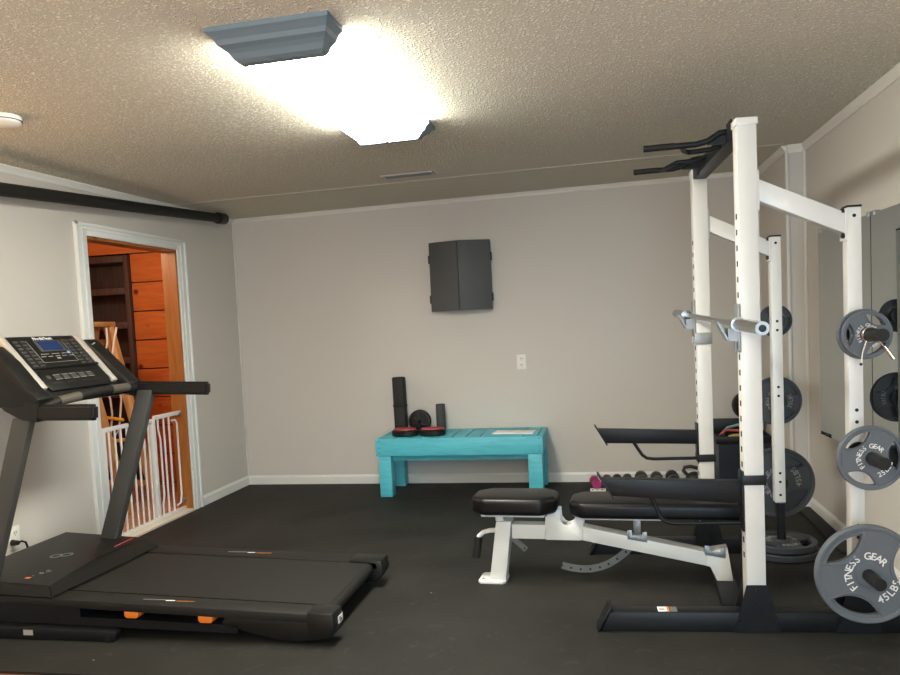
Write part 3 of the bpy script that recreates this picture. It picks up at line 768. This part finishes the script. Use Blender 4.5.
# label on the base beam
q = MB(); q.box((-.375, .012, .0852), (-.325, .068, .0858)); q.box((-.335, .012, .0859), (-.325, .068, .0862), mi=1); q.box((-.322, .012, .0852), (-.292, .068, .0858), mi=2)
q.box((-.368, .03, .0859), (-.345, .036, .0862), mi=3); q.box((-.368, .045, .0859), (-.345, .05, .0862), mi=3)
tag(q.build('warning_label', ['paper', 'orange', 'gal', 'greym'], rk), 'white and orange warning sticker', None)

# pull-up assembly
q = MB(); q.box((.004, .08, 2.13), (.076, VF, 2.195), bev=.004); pc = q.build('pullup_crossmember', 'black', rk)
for va, vb in ((.10, .2), (VF-.2, VF-.1)):
    q = MB(); q.box((-.0005, va, 2.118), (.004, vb, 2.205), bev=.001); q.build('bracket_plate', 'black', pc)
for vl, vs, si, zt, tip in ((.20, .34, 1, 2.125, -.355), (.90, .72, -1, 2.155, -.335)):
    q = MB(); q.tube([(tip, vl, zt), (-.13, vl, zt+.004), (-.08, vl, zt+.014), (-.03, vl, zt+.045), (.03, vl, zt+.052)], .0135, seg=14); lb = q.build('grip_bar', 'black', rk)
    q = MB(); q.cyl((tip-.003, vl, zt), (tip+.13, vl, zt+.003), .0148, seg=16); q.build('grip_sleeve', 'blackm', lb)
    q = MB(); q.tube([(-.185, vl, zt), (-.182, vl+si*.04, zt-.003), (-.17, vl+si*.09, zt-.002), (-.14, vs, zt), (-.04, vs, zt+.006), (.03, vs, zt+.03)], .0118, seg=14); q.build('neutral_grip', 'black', lb)
    q = MB(); q.prism([(-.085, zt-.004), (-.03, zt+.03), (.004, zt+.055), (.004, zt-.002)], 'y', vl-.004, vl+.004); q.build('gusset', 'black', lb)

# spotter arms
def spotter(v0, zt0, zt1, zb0, zb1, u0, zrod, zcuff, zv0, zv1, lab):
    q = MB(); q.prism([(u0, zt0), (-.008, zt1), (-.008, zb1), (u0+.048, zb0)], 'y', v0+.012, v0+.068, bev=.002); a = q.build('spotter_arm', 'black', rk); a['label'] = lab
    q = MB(); q.prism([(u0-.016, zt0+.02), (u0-.008, zt0+.02), (u0+.058, zb0-.012), (u0+.05, zb0-.012)], 'y', v0+.004, v0+.076); q.build('end_plate', 'black', a)
    q = MB(); q.tube([(u0+.20, v0+.04, zb0+.01), (u0+.225, v0+.04, zb0-.03), (u0+.255, v0+.04, zrod+.025), (u0+.28, v0+.04, zrod+.006), (u0+.32, v0+.04, zrod), (-.006, v0+.04, zrod)], .0095, seg=12); q.build('support_rod', 'black', a)
    q = MB(); q.box((-.010, v0+.005, zv0), (-.0015, v0+.075, zv1), bev=.001); q.build('back_plate', 'black', a)
    q = MB()
    for vv in (v0-.007, v0+.0815): q.box((-.010, vv, zcuff-.021), (.088, vv+.0055, zcuff+.021), bev=.001)
    q.box((.0815, v0-.007, zcuff-.021), (.088, v0+.087, zcuff+.021), bev=.001)
    q.build('cuff', 'black', a)
spotter(0, .678, .655, .602, .560, -.604, .470, .664, .44, .70, 'black spotter arm on the near upright')
spotter(VF, .738, .714, .655, .638, -.572, .552, .558, .535, .757, 'black spotter arm on the far upright')

# j hooks
for v0, z0, lab in ((0, 1.306, 'steel bar hook on the near upright'), (VF, 1.344, 'steel bar hook on the far upright')):
    q = MB(); q.box((-.012, v0+.002, z0-.09), (-.0015, v0+.078, z0+.11), bev=.002)
    q.prism([(-.052, z0-.045), (-.012, z0-.05), (-.012, z0+.010), (-.052, z0+.010)], 'y', v0+.008, v0+.072)
    q.prism([(-.054, z0-.046), (-.046, z0-.046), (-.088, z0+.035), (-.096, z0+.035)], 'y', v0+.008, v0+.072)
    hk = q.build('bar_hook', 'gal', rk); hk['label'] = lab
    q = MB()
    for vv in (v0-.006, v0+.0815): q.box((-.010, vv, z0-.135 if v0 else z0-.08), (.086, vv+.0045, z0-.07 if v0 else z0-.01), bev=.001)
    if v0: q.build('hook_strap', 'gal', hk)
    else:
        q.bm.free(); q = MB(); q.box((-.018, .03, z0-.10), (-.0125, .05, z0-.03), bev=.001); q.build('hook_strap', 'gal', hk)

# storage horns
near_z = (.296, .772, 1.268); far_z = (.385, .862, 1.322)
un, uf, unb = .463, .456, .444
for zz, un_ in zip(near_z, (unb, un, un)):
    q = MB(); q.cyl((un_, .0095, zz), (un_, -.25, zz), .0252, seg=28); q.cyl((un_, .0095, zz), (un_, -.003, zz), .045, seg=28); q.build('storage_horn', 'blackp', rk)
for zz in far_z:
    q = MB(); q.cyl((uf, VF+.0675, zz), (uf, VF+.33, zz), .0252, seg=28); q.cyl((uf, VF+.0675, zz), (uf, VF+.080, zz), .045, seg=28); q.build('storage_horn', 'blackp', rk)
g = 'weight plates stored on the rack and floor'
weight_plate('largest grey weight plate lowest on the near rear post, lettered 45LBS', to_world(unb, -.12, near_z[0]+.001), RY, .202, .036, '45LBS', 'iron', g)
weight_plate('medium grey weight plate lettered 25LBS on the near rear post', to_world(un, -.12, near_z[1]), RY, .130, .03, '25LBS', 'iron', g, (125, 245, 5))
weight_plate('small grey weight plate nearest the camera on the top near horn', to_world(un, -.095, near_z[2]), RY, .096, .022, '10LBS', 'iron', g, (60, 180, 300))
weight_plate('small grey weight plate behind another on the top near horn', to_world(un, -.060, near_z[2]), RY, .102, .022, '10LBS', 'iron', g, (60, 180, 300))
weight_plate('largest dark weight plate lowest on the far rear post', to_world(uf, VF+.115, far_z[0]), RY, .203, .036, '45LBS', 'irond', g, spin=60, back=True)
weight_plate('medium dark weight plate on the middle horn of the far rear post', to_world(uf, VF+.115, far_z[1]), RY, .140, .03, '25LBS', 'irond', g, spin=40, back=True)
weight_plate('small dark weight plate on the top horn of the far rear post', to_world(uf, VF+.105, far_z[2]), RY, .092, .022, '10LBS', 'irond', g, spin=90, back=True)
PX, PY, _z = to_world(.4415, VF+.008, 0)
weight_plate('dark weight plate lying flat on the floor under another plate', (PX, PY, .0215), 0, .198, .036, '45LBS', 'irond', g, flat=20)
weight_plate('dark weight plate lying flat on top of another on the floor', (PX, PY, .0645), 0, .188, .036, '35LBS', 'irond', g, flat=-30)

sc_ = thing('spring_collar', 'chrome spring collar clamped on the top near storage horn', 'spring collar', to_world(un, -.135, near_z[2]), RY)
q = MB(); q.tube([(.029*math.cos(i*.35), -.004+i*.0005, .029*math.sin(i*.35)) for i in range(40)], .003, seg=8); q.build('coil', 'chrome', sc_)
for pts in ([(-.018, -.005, -.024), (-.035, -.012, -.07), (-.045, -.02, -.115)], [(.02, -.005, -.022), (.045, -.012, -.05), (.075, -.02, -.10)]):
    q = MB(); q.tube(pts, .003, seg=8); hl_ = q.build('handle', 'chrome', sc_)
    if pts[2][0] > 0:
        q = MB(); q.tube([pts[1], pts[2]], .0055, seg=10); q.build('grip', 'chrome', hl_)
    else:
        q = MB(); q.sphere(pts[2], .006, seg=12); q.build('grip', 'blackp', hl_)

# barbell
be0 = V((.564, 2.86, 1.318)); be1 = V((.464, 4.99, 1.390))
bb_ = thing('barbell', 'steel barbell resting on the hooks of the rack', 'barbell', tuple(be0))
dv = (be1-be0).normalized(); L = (be1-be0).length
z0_ = V((0, 0, 0))
q = MB(); q.cyl(dv*.40, dv*(L-.40), .0145, seg=24); q.build('shaft', 'steel', bb_)
for a, c_, s_ in ((0, .385, 1), (L, L-.385, -1)):
    q = MB(); q.cyl(dv*a, dv*c_, .0255, seg=32); sl_ = q.build('sleeve', 'steel', bb_)
    q = MB(); q.cyl(dv*c_, dv*(c_+s_*.026), .030, seg=32); q.build('sleeve_collar', 'steel', sl_)
    q = MB(); q.lathe([(.014, -.002), (.0245, -.002), (.0245, .002), (.014, .002)], (0, 0, 0), 'y', 32); q.xf(Matrix.Translation(dv*a)); q.build('end_ring', 'gal', sl_)
    q = MB(); q.cyl(dv*(a-s_*.0012), dv*(a+s_*.003), .0135, seg=24); q.build('end_plug', 'blackp', sl_)

# ------------------------------------------------------------------ adjustable weight bench
AB = R(-3)
wb = thing('weight_bench', 'adjustable weight bench with white frame and black vinyl pads beside the rack', 'weight bench', (-.628, 3.945, 0), AB)
def wpart(name, mb, m, parent=wb, label=None):
    o_ = mb.build(name, m, parent)
    if label: o_['label'] = label
    return o_
def pad(mb, s0, s1, z0, z1, hw, ch, ch1=None):
    ch1 = ch if ch1 is None else ch1
    poly = [(s0, -hw+ch), (s0+ch, -hw), (s1-ch1, -hw), (s1, -hw+ch1), (s1, hw-ch1), (s1-ch1, hw), (s0+ch, hw), (s0, hw-ch)]
    mb.prism(poly, 'z', z0, z1)
    bmesh.ops.bevel(mb.bm, geom=mb.bm.edges[:], offset=.024, segments=5, affect='EDGES', profile=.5)
    return mb
q = MB(); wpart('seat_pad', pad(q, -.088, .365, .384, .473, .145, .07), 'vinyl')
q = MB(); wpart('back_pad', pad(q, .428, 1.33, .374, .456, .145, .06), 'vinyl')
q = MB(); q.box((-.035, -.09, .366), (.30, .09, .3855), bev=.003); wpart('seat_rail', q, 'white')
q = MB(); q.box((.47, -.09, .358), (.91, .09, .3745), bev=.003); wpart('back_rail', q, 'white')
q = MB(); q.prism([(-.011, .014), (.075, .014), (.116, .329), (.035, .329)], 'y', -.045, .045, bev=.003); wpart('front_post', q, 'white')
q = MB(); q.prism([(-.072, -.055), (-.058, -.075), (.062, -.075), (.078, -.055), (.078, .055), (.062, .075), (-.058, .075), (-.072, .055)], 'z', .0, .014, bev=.002)
q.cyl((-.05, -.03, .0135), (-.05, -.03, .0155), .007, mi=1, seg=12)
wpart('foot_plate', q, ['white', 'slot'])
q = MB(); q.box((.117, -.038, .238), (.40, .038, .314), bev=.003); wpart('front_beam', q, 'white')
q = MB(); q.box((.03, -.03, .329), (.07, .03, .366), bev=.002); wpart('seat_block', q, 'white')
for y in (-.048, .042):
    q = MB(); q.prism([(.292, .245), (.302, .238), (.478, .238), (.487, .248), (.502, .375), (.456, .375), (.452, .345), (.437, .322), (.415, .314), (.395, .320), (.378, .345), (.375, .395), (.345, .395), (.30, .36)], 'y', y, y+.006, bev=.001)
    wpart('pivot_bracket', q, 'white')
q = MB(); q.prism([(.40, .24), (.485, .237), (1.112, .118), (1.108, .189), (.487, .309), (.40, .309)], 'y', -.041, .041, bev=.003); wpart('rear_beam', q, 'white')
q = MB(); q.prism([(1.098, .12), (1.118, .116), (1.150, .046), (1.226, .046), (1.203, .212), (1.098, .192)], 'y', -.043, .043, bev=.003); wpart('rear_post', q, 'white')
q = MB(); q.box((1.145, -.36, 0), (1.238, .36, .045), bev=.004); wpart('rear_foot', q, 'black', label='black rear foot bar')
for s0, zz in ((.728, .262), (1.105, .19)):
    q = MB(); q.prism([(s0-.012, zz-.012), (s0+.087, zz-.028), (s0+.087, zz+.026), (s0+.063, zz+.026), (s0+.063, zz+.004), (s0+.012, zz+.008), (s0+.012, zz+.034), (s0-.012, zz+.034)], 'y', -.047, -.0415, bev=.001); wpart('catch_bracket', q, 'gal')
q = MB(); q.box((.748, -.015, .268), (.785, .015, .3605), bev=.002); wpart('support_strut', q, 'gal')
pts = [(.33, .10), (.372, .090), (.42, .078), (.47, .072), (.52, .074), (.57, .085), (.615, .104), (.66, .132), (.705, .17), (.74, .21)]
q = MB(); q.tube([(a, .0, z_) for a, z_ in pts[1:]], .01, sq=(.008, .036))
for a, z_ in pts[1:-1]: q.cyl((a, -.0055, z_), (a, .0055, z_), .006, mi=1, seg=12)
wpart('adjustment_arc', q, ['arc', 'slot'])
q = MB(); q.tube([(.11, .0, .232), (.15, .0, .20), (.185, .0, .168)], .01, sq=(.008, .03)); q.cyl((.176, -.0055, .176), (.176, .0055, .176), .006, mi=1, seg=12); wpart('seat_adjuster', q, ['arc', 'slot'])
q = MB(); q.tube([(.045, -.0, .272), (-.01, -.0, .269), (-.048, -.0, .258), (-.07, -.0, .238), (-.076, -.0, .22)], .0125, seg=14); hd = wpart('lift_handle', q, 'white')
q = MB(); q.cyl((-.073, 0, .234), (-.092, 0, .122), .0225, seg=18); tag(q.build('grip', 'blackm', hd), 'black rubber grip', None)

# ------------------------------------------------------------------ treadmill
TY0, TY1 = 3.05, 3.86
tm = thing('treadmill', 'large black treadmill standing in front of the left wall', 'treadmill', (-2.1, 3.455, 0))
OX, OY = -2.1, 3.455
def T(mb): return mb.xf(Matrix.Translation((-OX, -OY, 0)))
def tpart(name, mb, m, parent=tm, label=None, smooth=True):
    o_ = T(mb).build(name, m, parent, smooth)
    if label: o_['label'] = label
    return o_
def top(x): return .200-(x+2.9)*.0355      # deck surface height along x
xr, xf_ = -1.225, -2.62
TD = 3.905
for ya, yb, side in ((TY0, TY0+.115, -1), (TD-.125, TD, 1)):
    q = MB(); q.prism([(-3.05, top(-3.05)), (xr, top(xr)), (xr, top(xr)-.042), (-3.05, top(-3.05)-.042)], 'y', ya, yb, bev=.006); sr = tpart('side_rail', q, 'blackm')
    yy = (ya+.012, yb-.02) if side < 0 else (ya+.02, yb-.012)
    q = MB(); q.prism([(-3.0, .07), (-1.66, .042), (-1.66, .078), (-2.45, .098), (-2.45, .16), (-3.0, .165)], 'y', *yy); tpart('frame_rail', q, 'black')
    q = MB(); q.prism([(-1.72, .114), (-1.245, .097), (-1.245, .04), (-1.29, .02), (-1.42, .012), (-1.50, .022), (-1.62, .05), (-1.74, .085)], 'y', *yy, bev=.004); ft = tpart('rear_foot', q, 'blackp')
    q = MB(); yc = (yy[0]+yy[1])/2; q.cyl((-1.385, yc-.025, .014), (-1.385, yc+.025, .014), .014, seg=18); tpart('foot_pad', q, 'blackm', ft)
    # rear cap
    q = MB(); q.prism([(xr-(.10 if side < 0 else .16), top(xr)+.010), (xr+.02, top(xr)+.006), (xr+.028, .085), (xr+.0, .036), (xr-.06, .03), (xr-(.10 if side < 0 else .16), .06)], 'y', ya-.004 if side < 0 else ya, yb if side < 0 else yb+.004, bev=.006); tpart('rear_cap', q, 'blackp')
    # cushions
    for xc in (-2.185, -1.815):
        q = MB(); yq = (ya+.008, ya+.07) if side < 0 else (yb-.07, yb-.008)
        zt = top(xc)-.043
        q.prism([(xc-.036, zt), (xc+.036, zt), (xc+.036, zt-.02), (xc+.026, zt-.032), (xc-.026, zt-.032), (xc-.036, zt-.02)], 'y', *yq, bev=.003); tpart('cushion', q, 'orange', label='orange rubber cushion')
    # stripe lettering on the rail
    q = MB(); xs = -2.02 if side < 0 else -1.98; yy_ = (ya+yb)/2
    rotm = Matrix.Rotation(math.atan(.0355), 4, 'Y')
    for xa, xb, mi in ((-.13, -.02, 0), (-.015, .03, 1), (.035, .13, 2)):
        q.box((xs+xa, yy_-.004, top(xs+(xa+xb)/2)+.0004), (xs+xb, yy_+.004, top(xs+(xa+xb)/2)+.0022), mi=mi)
    tpart('rail_emblem', q, ['gal', 'paper', 'pinec'])
# sticker on the near rear cap
q = MB(); q.box((xr+.0275, TY0+.045, .085), (xr+.0295, TY0+.10, .118)); q.box((xr+.0293, TY0+.06, .09), (xr+.0302, TY0+.07, .112), mi=1); q.box((xr+.0293, TY0+.078, .088), (xr+.0302, TY0+.09, .1), mi=1)
tpart('caution_sticker', q, ['paper', 'slot'])
# deck and belt
q = MB(); q.prism([(-2.95, top(-2.95)-.012), (-1.33, top(-1.33)-.012), (-1.33, top(-1.33)-.05), (-2.95, top(-2.95)-.05)], 'y', TY0+.116, TD-.126); tpart('deck', q, 'blackm')
q = MB()
yb0, yb1 = TY0+.13, TD-.14
q.prism([(-2.85, top(-2.85)-.004), (xr-.045, top(xr-.045)-.004), (xr-.045, top(xr)-.011), (-2.85, top(-2.85)-.011)], 'y', yb0, yb1)
q.cyl((xr-.05, yb0, top(xr)-.035), (xr-.05, yb1, top(xr)-.035), .031, seg=28)
tpart('running_belt', q, 'belt')
q = MB(); q.cyl((xr-.05, TY0+.1, top(xr)-.035), (xr-.05, TD-.1, top(xr)-.035), .022, seg=24); tpart('rear_roller', q, 'greym')
# motor hood
q = MB()
hx0, hx1 = -3.17, -2.60
lo_p = [(hx0, TY0-.005), (hx1+.025, TY0-.005), (hx1+.035, TY0+.35), (hx1+.05, TY1+.02), (hx0, TY1+.02)]
hi_p = [(hx0+.03, TY0+.01), (hx1+.005, TY0+.01), (hx1-.07, TY0+.42), (hx1-.05, TY1), (hx0+.03, TY1)]
zl = lambda x: top(x)+.004
zh = lambda x: .262-(x+2.9)*.06
lo = [q.bm.verts.new((x, y, zl(x))) for x, y in lo_p]; hi = [q.bm.verts.new((x, y, zh(x))) for x, y in hi_p]
q.bm.faces.new(lo); q.bm.faces.new(hi)
for i in range(5): q.bm.faces.new((lo[i], lo[(i+1) % 5], hi[(i+1) % 5], hi[i]))
bmesh.ops.bevel(q.bm, geom=q.bm.edges[:], offset=.007, segments=2, affect='EDGES')
hood = tpart('motor_hood', q, 'blackp')
q = MB(); q.box((-3.13, TY0+.02, .06), (-2.64, TY1-.02, .203)); tpart('motor_housing', q, 'black')
hs = Matrix.Rotation(math.atan(.06), 4, 'Y')
# hood emblem: two interlocked loops, and side marks
q = MB()
ex, ey = -2.86, 3.47
for dx_, dy_ in ((-.02, -.015), (.02, .015)):
    q.lathe([(.022, .0), (.031, .0), (.031, .0015), (.022, .0015)], (ex+dx_, ey+dy_, zh(ex+dx_)+.0006), 'z', 28)
tpart('emblem', q, 'gal', hood)
q = MB(); q.add_mesh(glyph('T 6.5', .05, .0008), Matrix.Translation((-2.755, 3.20, zh(-2.755)+.001)) @ Matrix.Rotation(R(62), 4, 'Z')); q.box((-2.79, 3.125, zh(-2.78)+.0005), (-2.765, 3.145, zh(-2.77)+.002), mi=1); tpart('model_lettering', q, ['gal', 'orange'], hood)
q = MB(); q.add_mesh(glyph('FLEXSELECT', .045, .0008), Matrix.Translation((-2.63, 3.79, zh(-2.72)-.028)) @ Matrix.Rotation(R(80), 4, 'Z') @ Matrix.Rotation(R(25), 4, 'X')) if False else q.box((-2.69, 3.66, zh(-2.69)+.0008), (-2.68, 3.82, zh(-2.685)+.0022))
tpart('hood_stripe', q, 'bred', hood)
# base foot beams
for ya in (TY0-.028, TY1-.022):
    q = MB(); q.prism([(-3.12, .0), (-2.255, .0), (-2.245, .045), (-2.28, .052), (-3.12, .066)], 'y', ya, ya+.05, bev=.005); bf = tpart('base_foot', q, 'black')
    q = MB(); q.cyl((-2.285, ya-.004, .016), (-2.285, ya+.05, .016), .016, seg=18); tpart('transport_wheel', q, 'blackp', bf)
    if ya < 3.2:
        q = MB(); q.box((-2.725, ya-.0012, .022), (-2.675, ya+.001, .047)); tpart('silver_badge', q, 'silver', bf)
q = MB(); q.box((-3.12, TY0+.022, .006), (-3.05, TY1-.022, .058), bev=.004); tpart('base_cross_beam', q, 'black')
# uprights
for ya, yb, dx_ in ((TY0+.012, TY0+.058, -.095), (TY1-.065, TY1-.01, 0.)):
    q = MB()
    if dx_: q.prism([(-3.02, .19), (-2.922, .19), (-2.628, 1.04), (-2.73, 1.04)], 'y', ya, yb, bev=.012)
    else: q.prism([(-2.90, .19), (-2.79, .19), (-2.478, 1.10), (-2.572, 1.10)], 'y', ya, yb, bev=.012)
    tpart('upright', q, 'greym')
# handrails
q = MB(); q.tube([(-2.297, TY0+.03, 1.056), (-2.32, TY0+.03, 1.058), (-2.60, TY0+.03, 1.062)], .034, sq=(.045, .074)); bmesh.ops.bevel(q.bm, geom=q.bm.edges[:], offset=.012, segments=3, affect='EDGES'); tpart('handrail', q, 'blackp')
q = MB(); q.tube([(-2.148, TY1-.035, 1.095), (-2.17, TY1-.035, 1.096), (-2.60, TY1-.035, 1.112)], .034, sq=(.045, .072)); bmesh.ops.bevel(q.bm, geom=q.bm.edges[:], offset=.012, segments=3, affect='EDGES'); tpart('handrail', q, 'blackp')
# curved shoulders running up into the console
q = MB(); q.tube([(-2.585, TY0+.03, 1.060), (-2.66, TY0+.03, 1.072), (-2.74, TY0+.035, 1.11), (-2.80, TY0+.045, 1.16), (-2.86, TY0+.06, 1.21)], .036, sq=(.05, .082)); tpart('shoulder', q, 'blackp')
q = MB(); q.tube([(-2.585, TY1-.035, 1.112), (-2.66, TY1-.035, 1.125), (-2.74, TY1-.04, 1.17), (-2.80, TY1-.05, 1.23)], .036, sq=(.05, .09)); tpart('shoulder', q, 'blackp')
# pulse bar between the handrails
q = MB(); q.tube([(-2.60, TY0+.04, 1.075), (-2.575, TY0+.14, 1.105), (-2.56, TY0+.40, 1.125), (-2.57, TY1-.14, 1.125), (-2.59, TY1-.05, 1.115)], .022, seg=16); pb = tpart('pulse_bar', q, 'blackm')
for a_, b_ in (((-2.576, TY0+.135, 1.1035), (-2.567, TY0+.27, 1.1145)), ((-2.565, TY1-.30, 1.125), (-2.57, TY1-.15, 1.125))):
    q = MB(); q.cyl(a_, b_, .0235, seg=20); tag(tpart('pulse_sensor', q, 'bronze', pb), 'bronze-grey pulse sensor', None)
# console: plane frame (w across towards +Y, h up the slope)
c0 = V((-2.655, 3.205, 1.172)); ch = (V((-2.875, 3.205, 1.425))-c0); Lh = ch.length; hh_ = ch.normalized(); ww_ = V((0, 1, 0)); nn_ = ww_.cross(hh_).normalized()
if nn_.x < 0: nn_ = -nn_
CW = .50
CM = Matrix((( ww_.x, hh_.x, nn_.x, c0.x), (ww_.y, hh_.y, nn_.y, c0.y), (ww_.z, hh_.z, nn_.z, c0.z), (0, 0, 0, 1)))
def con(mb): return mb.xf(CM)
q = MB(); q.box((0, .0, -.055), (CW, Lh, 0), bev=.012); cons = tpart('console', con(q), 'blackp')
q = MB(); q.prism([(-2.89, 1.40), (-2.84, 1.36), (-2.62, 1.12), (-2.60, 1.085), (-2.78, 1.085), (-2.93, 1.24)], 'y', 3.12, 3.80, bev=.012); tpart('console_back', q, 'blackp', cons)
for w_ in (-.034, CW-.004):
    q = MB(); q.box((w_, -.012, -.05), (w_+.038, Lh-.005, .008), bev=.005); tag(tpart('side_strip', con(q), 'silver', cons), 'silver side strip', None)
q = MB(); q.box((.17, .222, .0005), (.355, .298, .003), bev=.001); fr_ = tpart('display_bezel', con(q), 'greym', cons)
q = MB(); q.box((.19, .23, .0028), (.335, .291, .0042)); tpart('display', con(q), 'screen', fr_)
q = MB(); q.add_mesh(glyph('NordicTrack', .026, .0006), Matrix.Translation((CW/2, .3035, .0012))); tpart('lettering', con(q), 'letter', cons)
for w_ in (.035, .085, .385, .435):
    q = MB()
    for i in range(8): q.box((w_, .125+i*.023, .0003), (w_+.032, .139+i*.023, .0022), bev=.0006)
    tpart('key_column', con(q), 'greym', cons)
q = MB()
for i in range(3): q.box((.15+i*.075, .205, .0003), (.205+i*.075, .208, .0016)); 
for i in range(5): q.box((.14+i*.05, .188, .0003), (.172+i*.05, .191, .0016))
q.box((.24, .172, .0003), (.265, .178, .0016)); q.box((.125, .15, .0003), (.375, .1515, .0013)); q.box((.125, .15, .0003), (.1265, .30, .0013)); q.box((.3735, .15, .0003), (.375, .30, .0013))
tpart('panel_markings', con(q), 'silver', cons)
q = MB(); q.box((.345, .203, .0005), (.362, .219, .003), bev=.001); tpart('blue_button', con(q), 'lilac', cons)
q = MB(); q.box((.01, .108, .0), (CW-.01, .122, .012), bev=.003); tpart('book_ledge', con(q), 'blackp', cons)
q = MB(); q.prism([(.02, -.03), (.46, -.03), (.49, .02), (.47, .1), (.03, .1), (.0, .02)], 'z', -.02, .006, bev=.004); lowp = tpart('button_panel', con(q), 'blackp', cons)
q = MB()
for i in range(5): q.box((.10+i*.06, .035, .0062), (.145+i*.06, .062, .0078), bev=.0008)
for i in range(4): q.box((.06+i*.1, .012, .0062), (.12+i*.1, .0145, .0072))
q.cyl((.06, .05, .0062), (.06, .05, .0085), .013, seg=18)
tpart('buttons', con(q), 'greym', lowp)
q = MB()
for i in range(5): 
    for (x0, x1, y0_, y1_) in ((.098, .147, .033, .0345), (.098, .147, .0625, .064)): q.box((x0+i*.06, y0_, .0064), (x1+i*.06, y1_, .0074))
tpart('button_outlines', con(q), 'silver', lowp)
# cup holder wings
for ya, yb, dz in ((TY0+.005, 3.165, 0), (3.745, TY1-.01, .03)):
    q = MB(); q.prism([(-2.91, 1.36+dz), (-2.83, 1.38+dz*.5), (-2.74, 1.30+dz*.3), (-2.63, 1.17+dz), (-2.57, 1.125+dz*.5), (-2.60, 1.08+dz*.5), (-2.80, 1.09+dz*.5), (-2.93, 1.22)], 'y', ya, yb, bev=.012); wg = tpart('holder_wing', q, 'blackp')
    yc = (ya+yb)/2
    q = MB(); q.tube([(-2.80, ya+.012, 1.352+dz*.4), (-2.795, yc-.02, 1.362+dz*.4)], .004, seg=8); tpart('trim_line', q, 'gal', wg)

# ------------------------------------------------------------------ lights
def area(name, loc, rot, sx, sy, power, col):
    l = bpy.data.lights.new(name, 'AREA'); l.shape = 'RECTANGLE'; l.size = sx; l.size_y = sy; l.energy = power; l.color = col
    o_ = bpy.data.objects.new(name, l); C.objects.link(o_); o_.location = loc; o_.rotation_euler = rot; return o_
def point(name, loc, power, col, r=.05):
    l = bpy.data.lights.new(name, 'POINT'); l.energy = power; l.color = col; l.shadow_soft_size = r
    o_ = bpy.data.objects.new(name, l); C.objects.link(o_); o_.location = loc; return o_
area('daylight', (.52, YF-.15, 1.1), (R(90), 0, 0), 1.2, 1.9, 74, (.54, .78, 1.))
point('wall_lamp', (-3.205, 2.5, 1.96), 14, (1., .60, .28), .025)
up = area('ceiling_fill', (-.9, -.5, 1.75), (R(180), 0, 0), .3, .3, 165, (1., .92, .76)); up.data.shape = 'DISK'  # added fill light behind the camera, aimed up to brighten the ceiling
point('hall_lamp', (-4.0, 4.9, 2.15), 26, (1., .82, .62), .1)
w = bpy.data.worlds.new('World'); S.world = w; w.use_nodes = True
w.node_tree.nodes['Background'].inputs['Color'].default_value = (.75, .85, 1., 1); w.node_tree.nodes['Background'].inputs['Strength'].default_value = .5

# ------------------------------------------------------------------ camera
yaw, pitch, roll, f = .1789, .0627, -.0457, 753.2064
cx, cy = 468.73, 371.86
sy_, cy_ = math.sin(yaw), math.cos(yaw)
fw = V((-sy_, cy_, 0)); rt = V((cy_, sy_, 0)); up = V((0, 0, 1))
f2 = fw*math.cos(pitch)-up*math.sin(pitch); u2 = up*math.cos(pitch)+fw*math.sin(pitch)
r3 = rt*math.cos(roll)+u2*math.sin(roll); u3 = u2*math.cos(roll)-rt*math.sin(roll)
cam = bpy.data.cameras.new('camera'); co = bpy.data.objects.new('camera', cam); C.objects.link(co)
cam.sensor_width = 36; cam.lens = f/900*36; cam.shift_x = -(cx-450)/900; cam.shift_y = (cy-337.5)/900; cam.clip_start = .05
co.matrix_world = Matrix(((r3.x, u3.x, -f2.x, 0), (r3.y, u3.y, -f2.y, 0), (r3.z, u3.z, -f2.z, 1.38), (0, 0, 0, 1)))
S.camera = co
S.view_settings.view_transform = 'Standard'; S.view_settings.look = 'None'; S.view_settings.gamma = 1; S.view_settings.use_curve_mapping = False
S.view_settings.exposure = .33
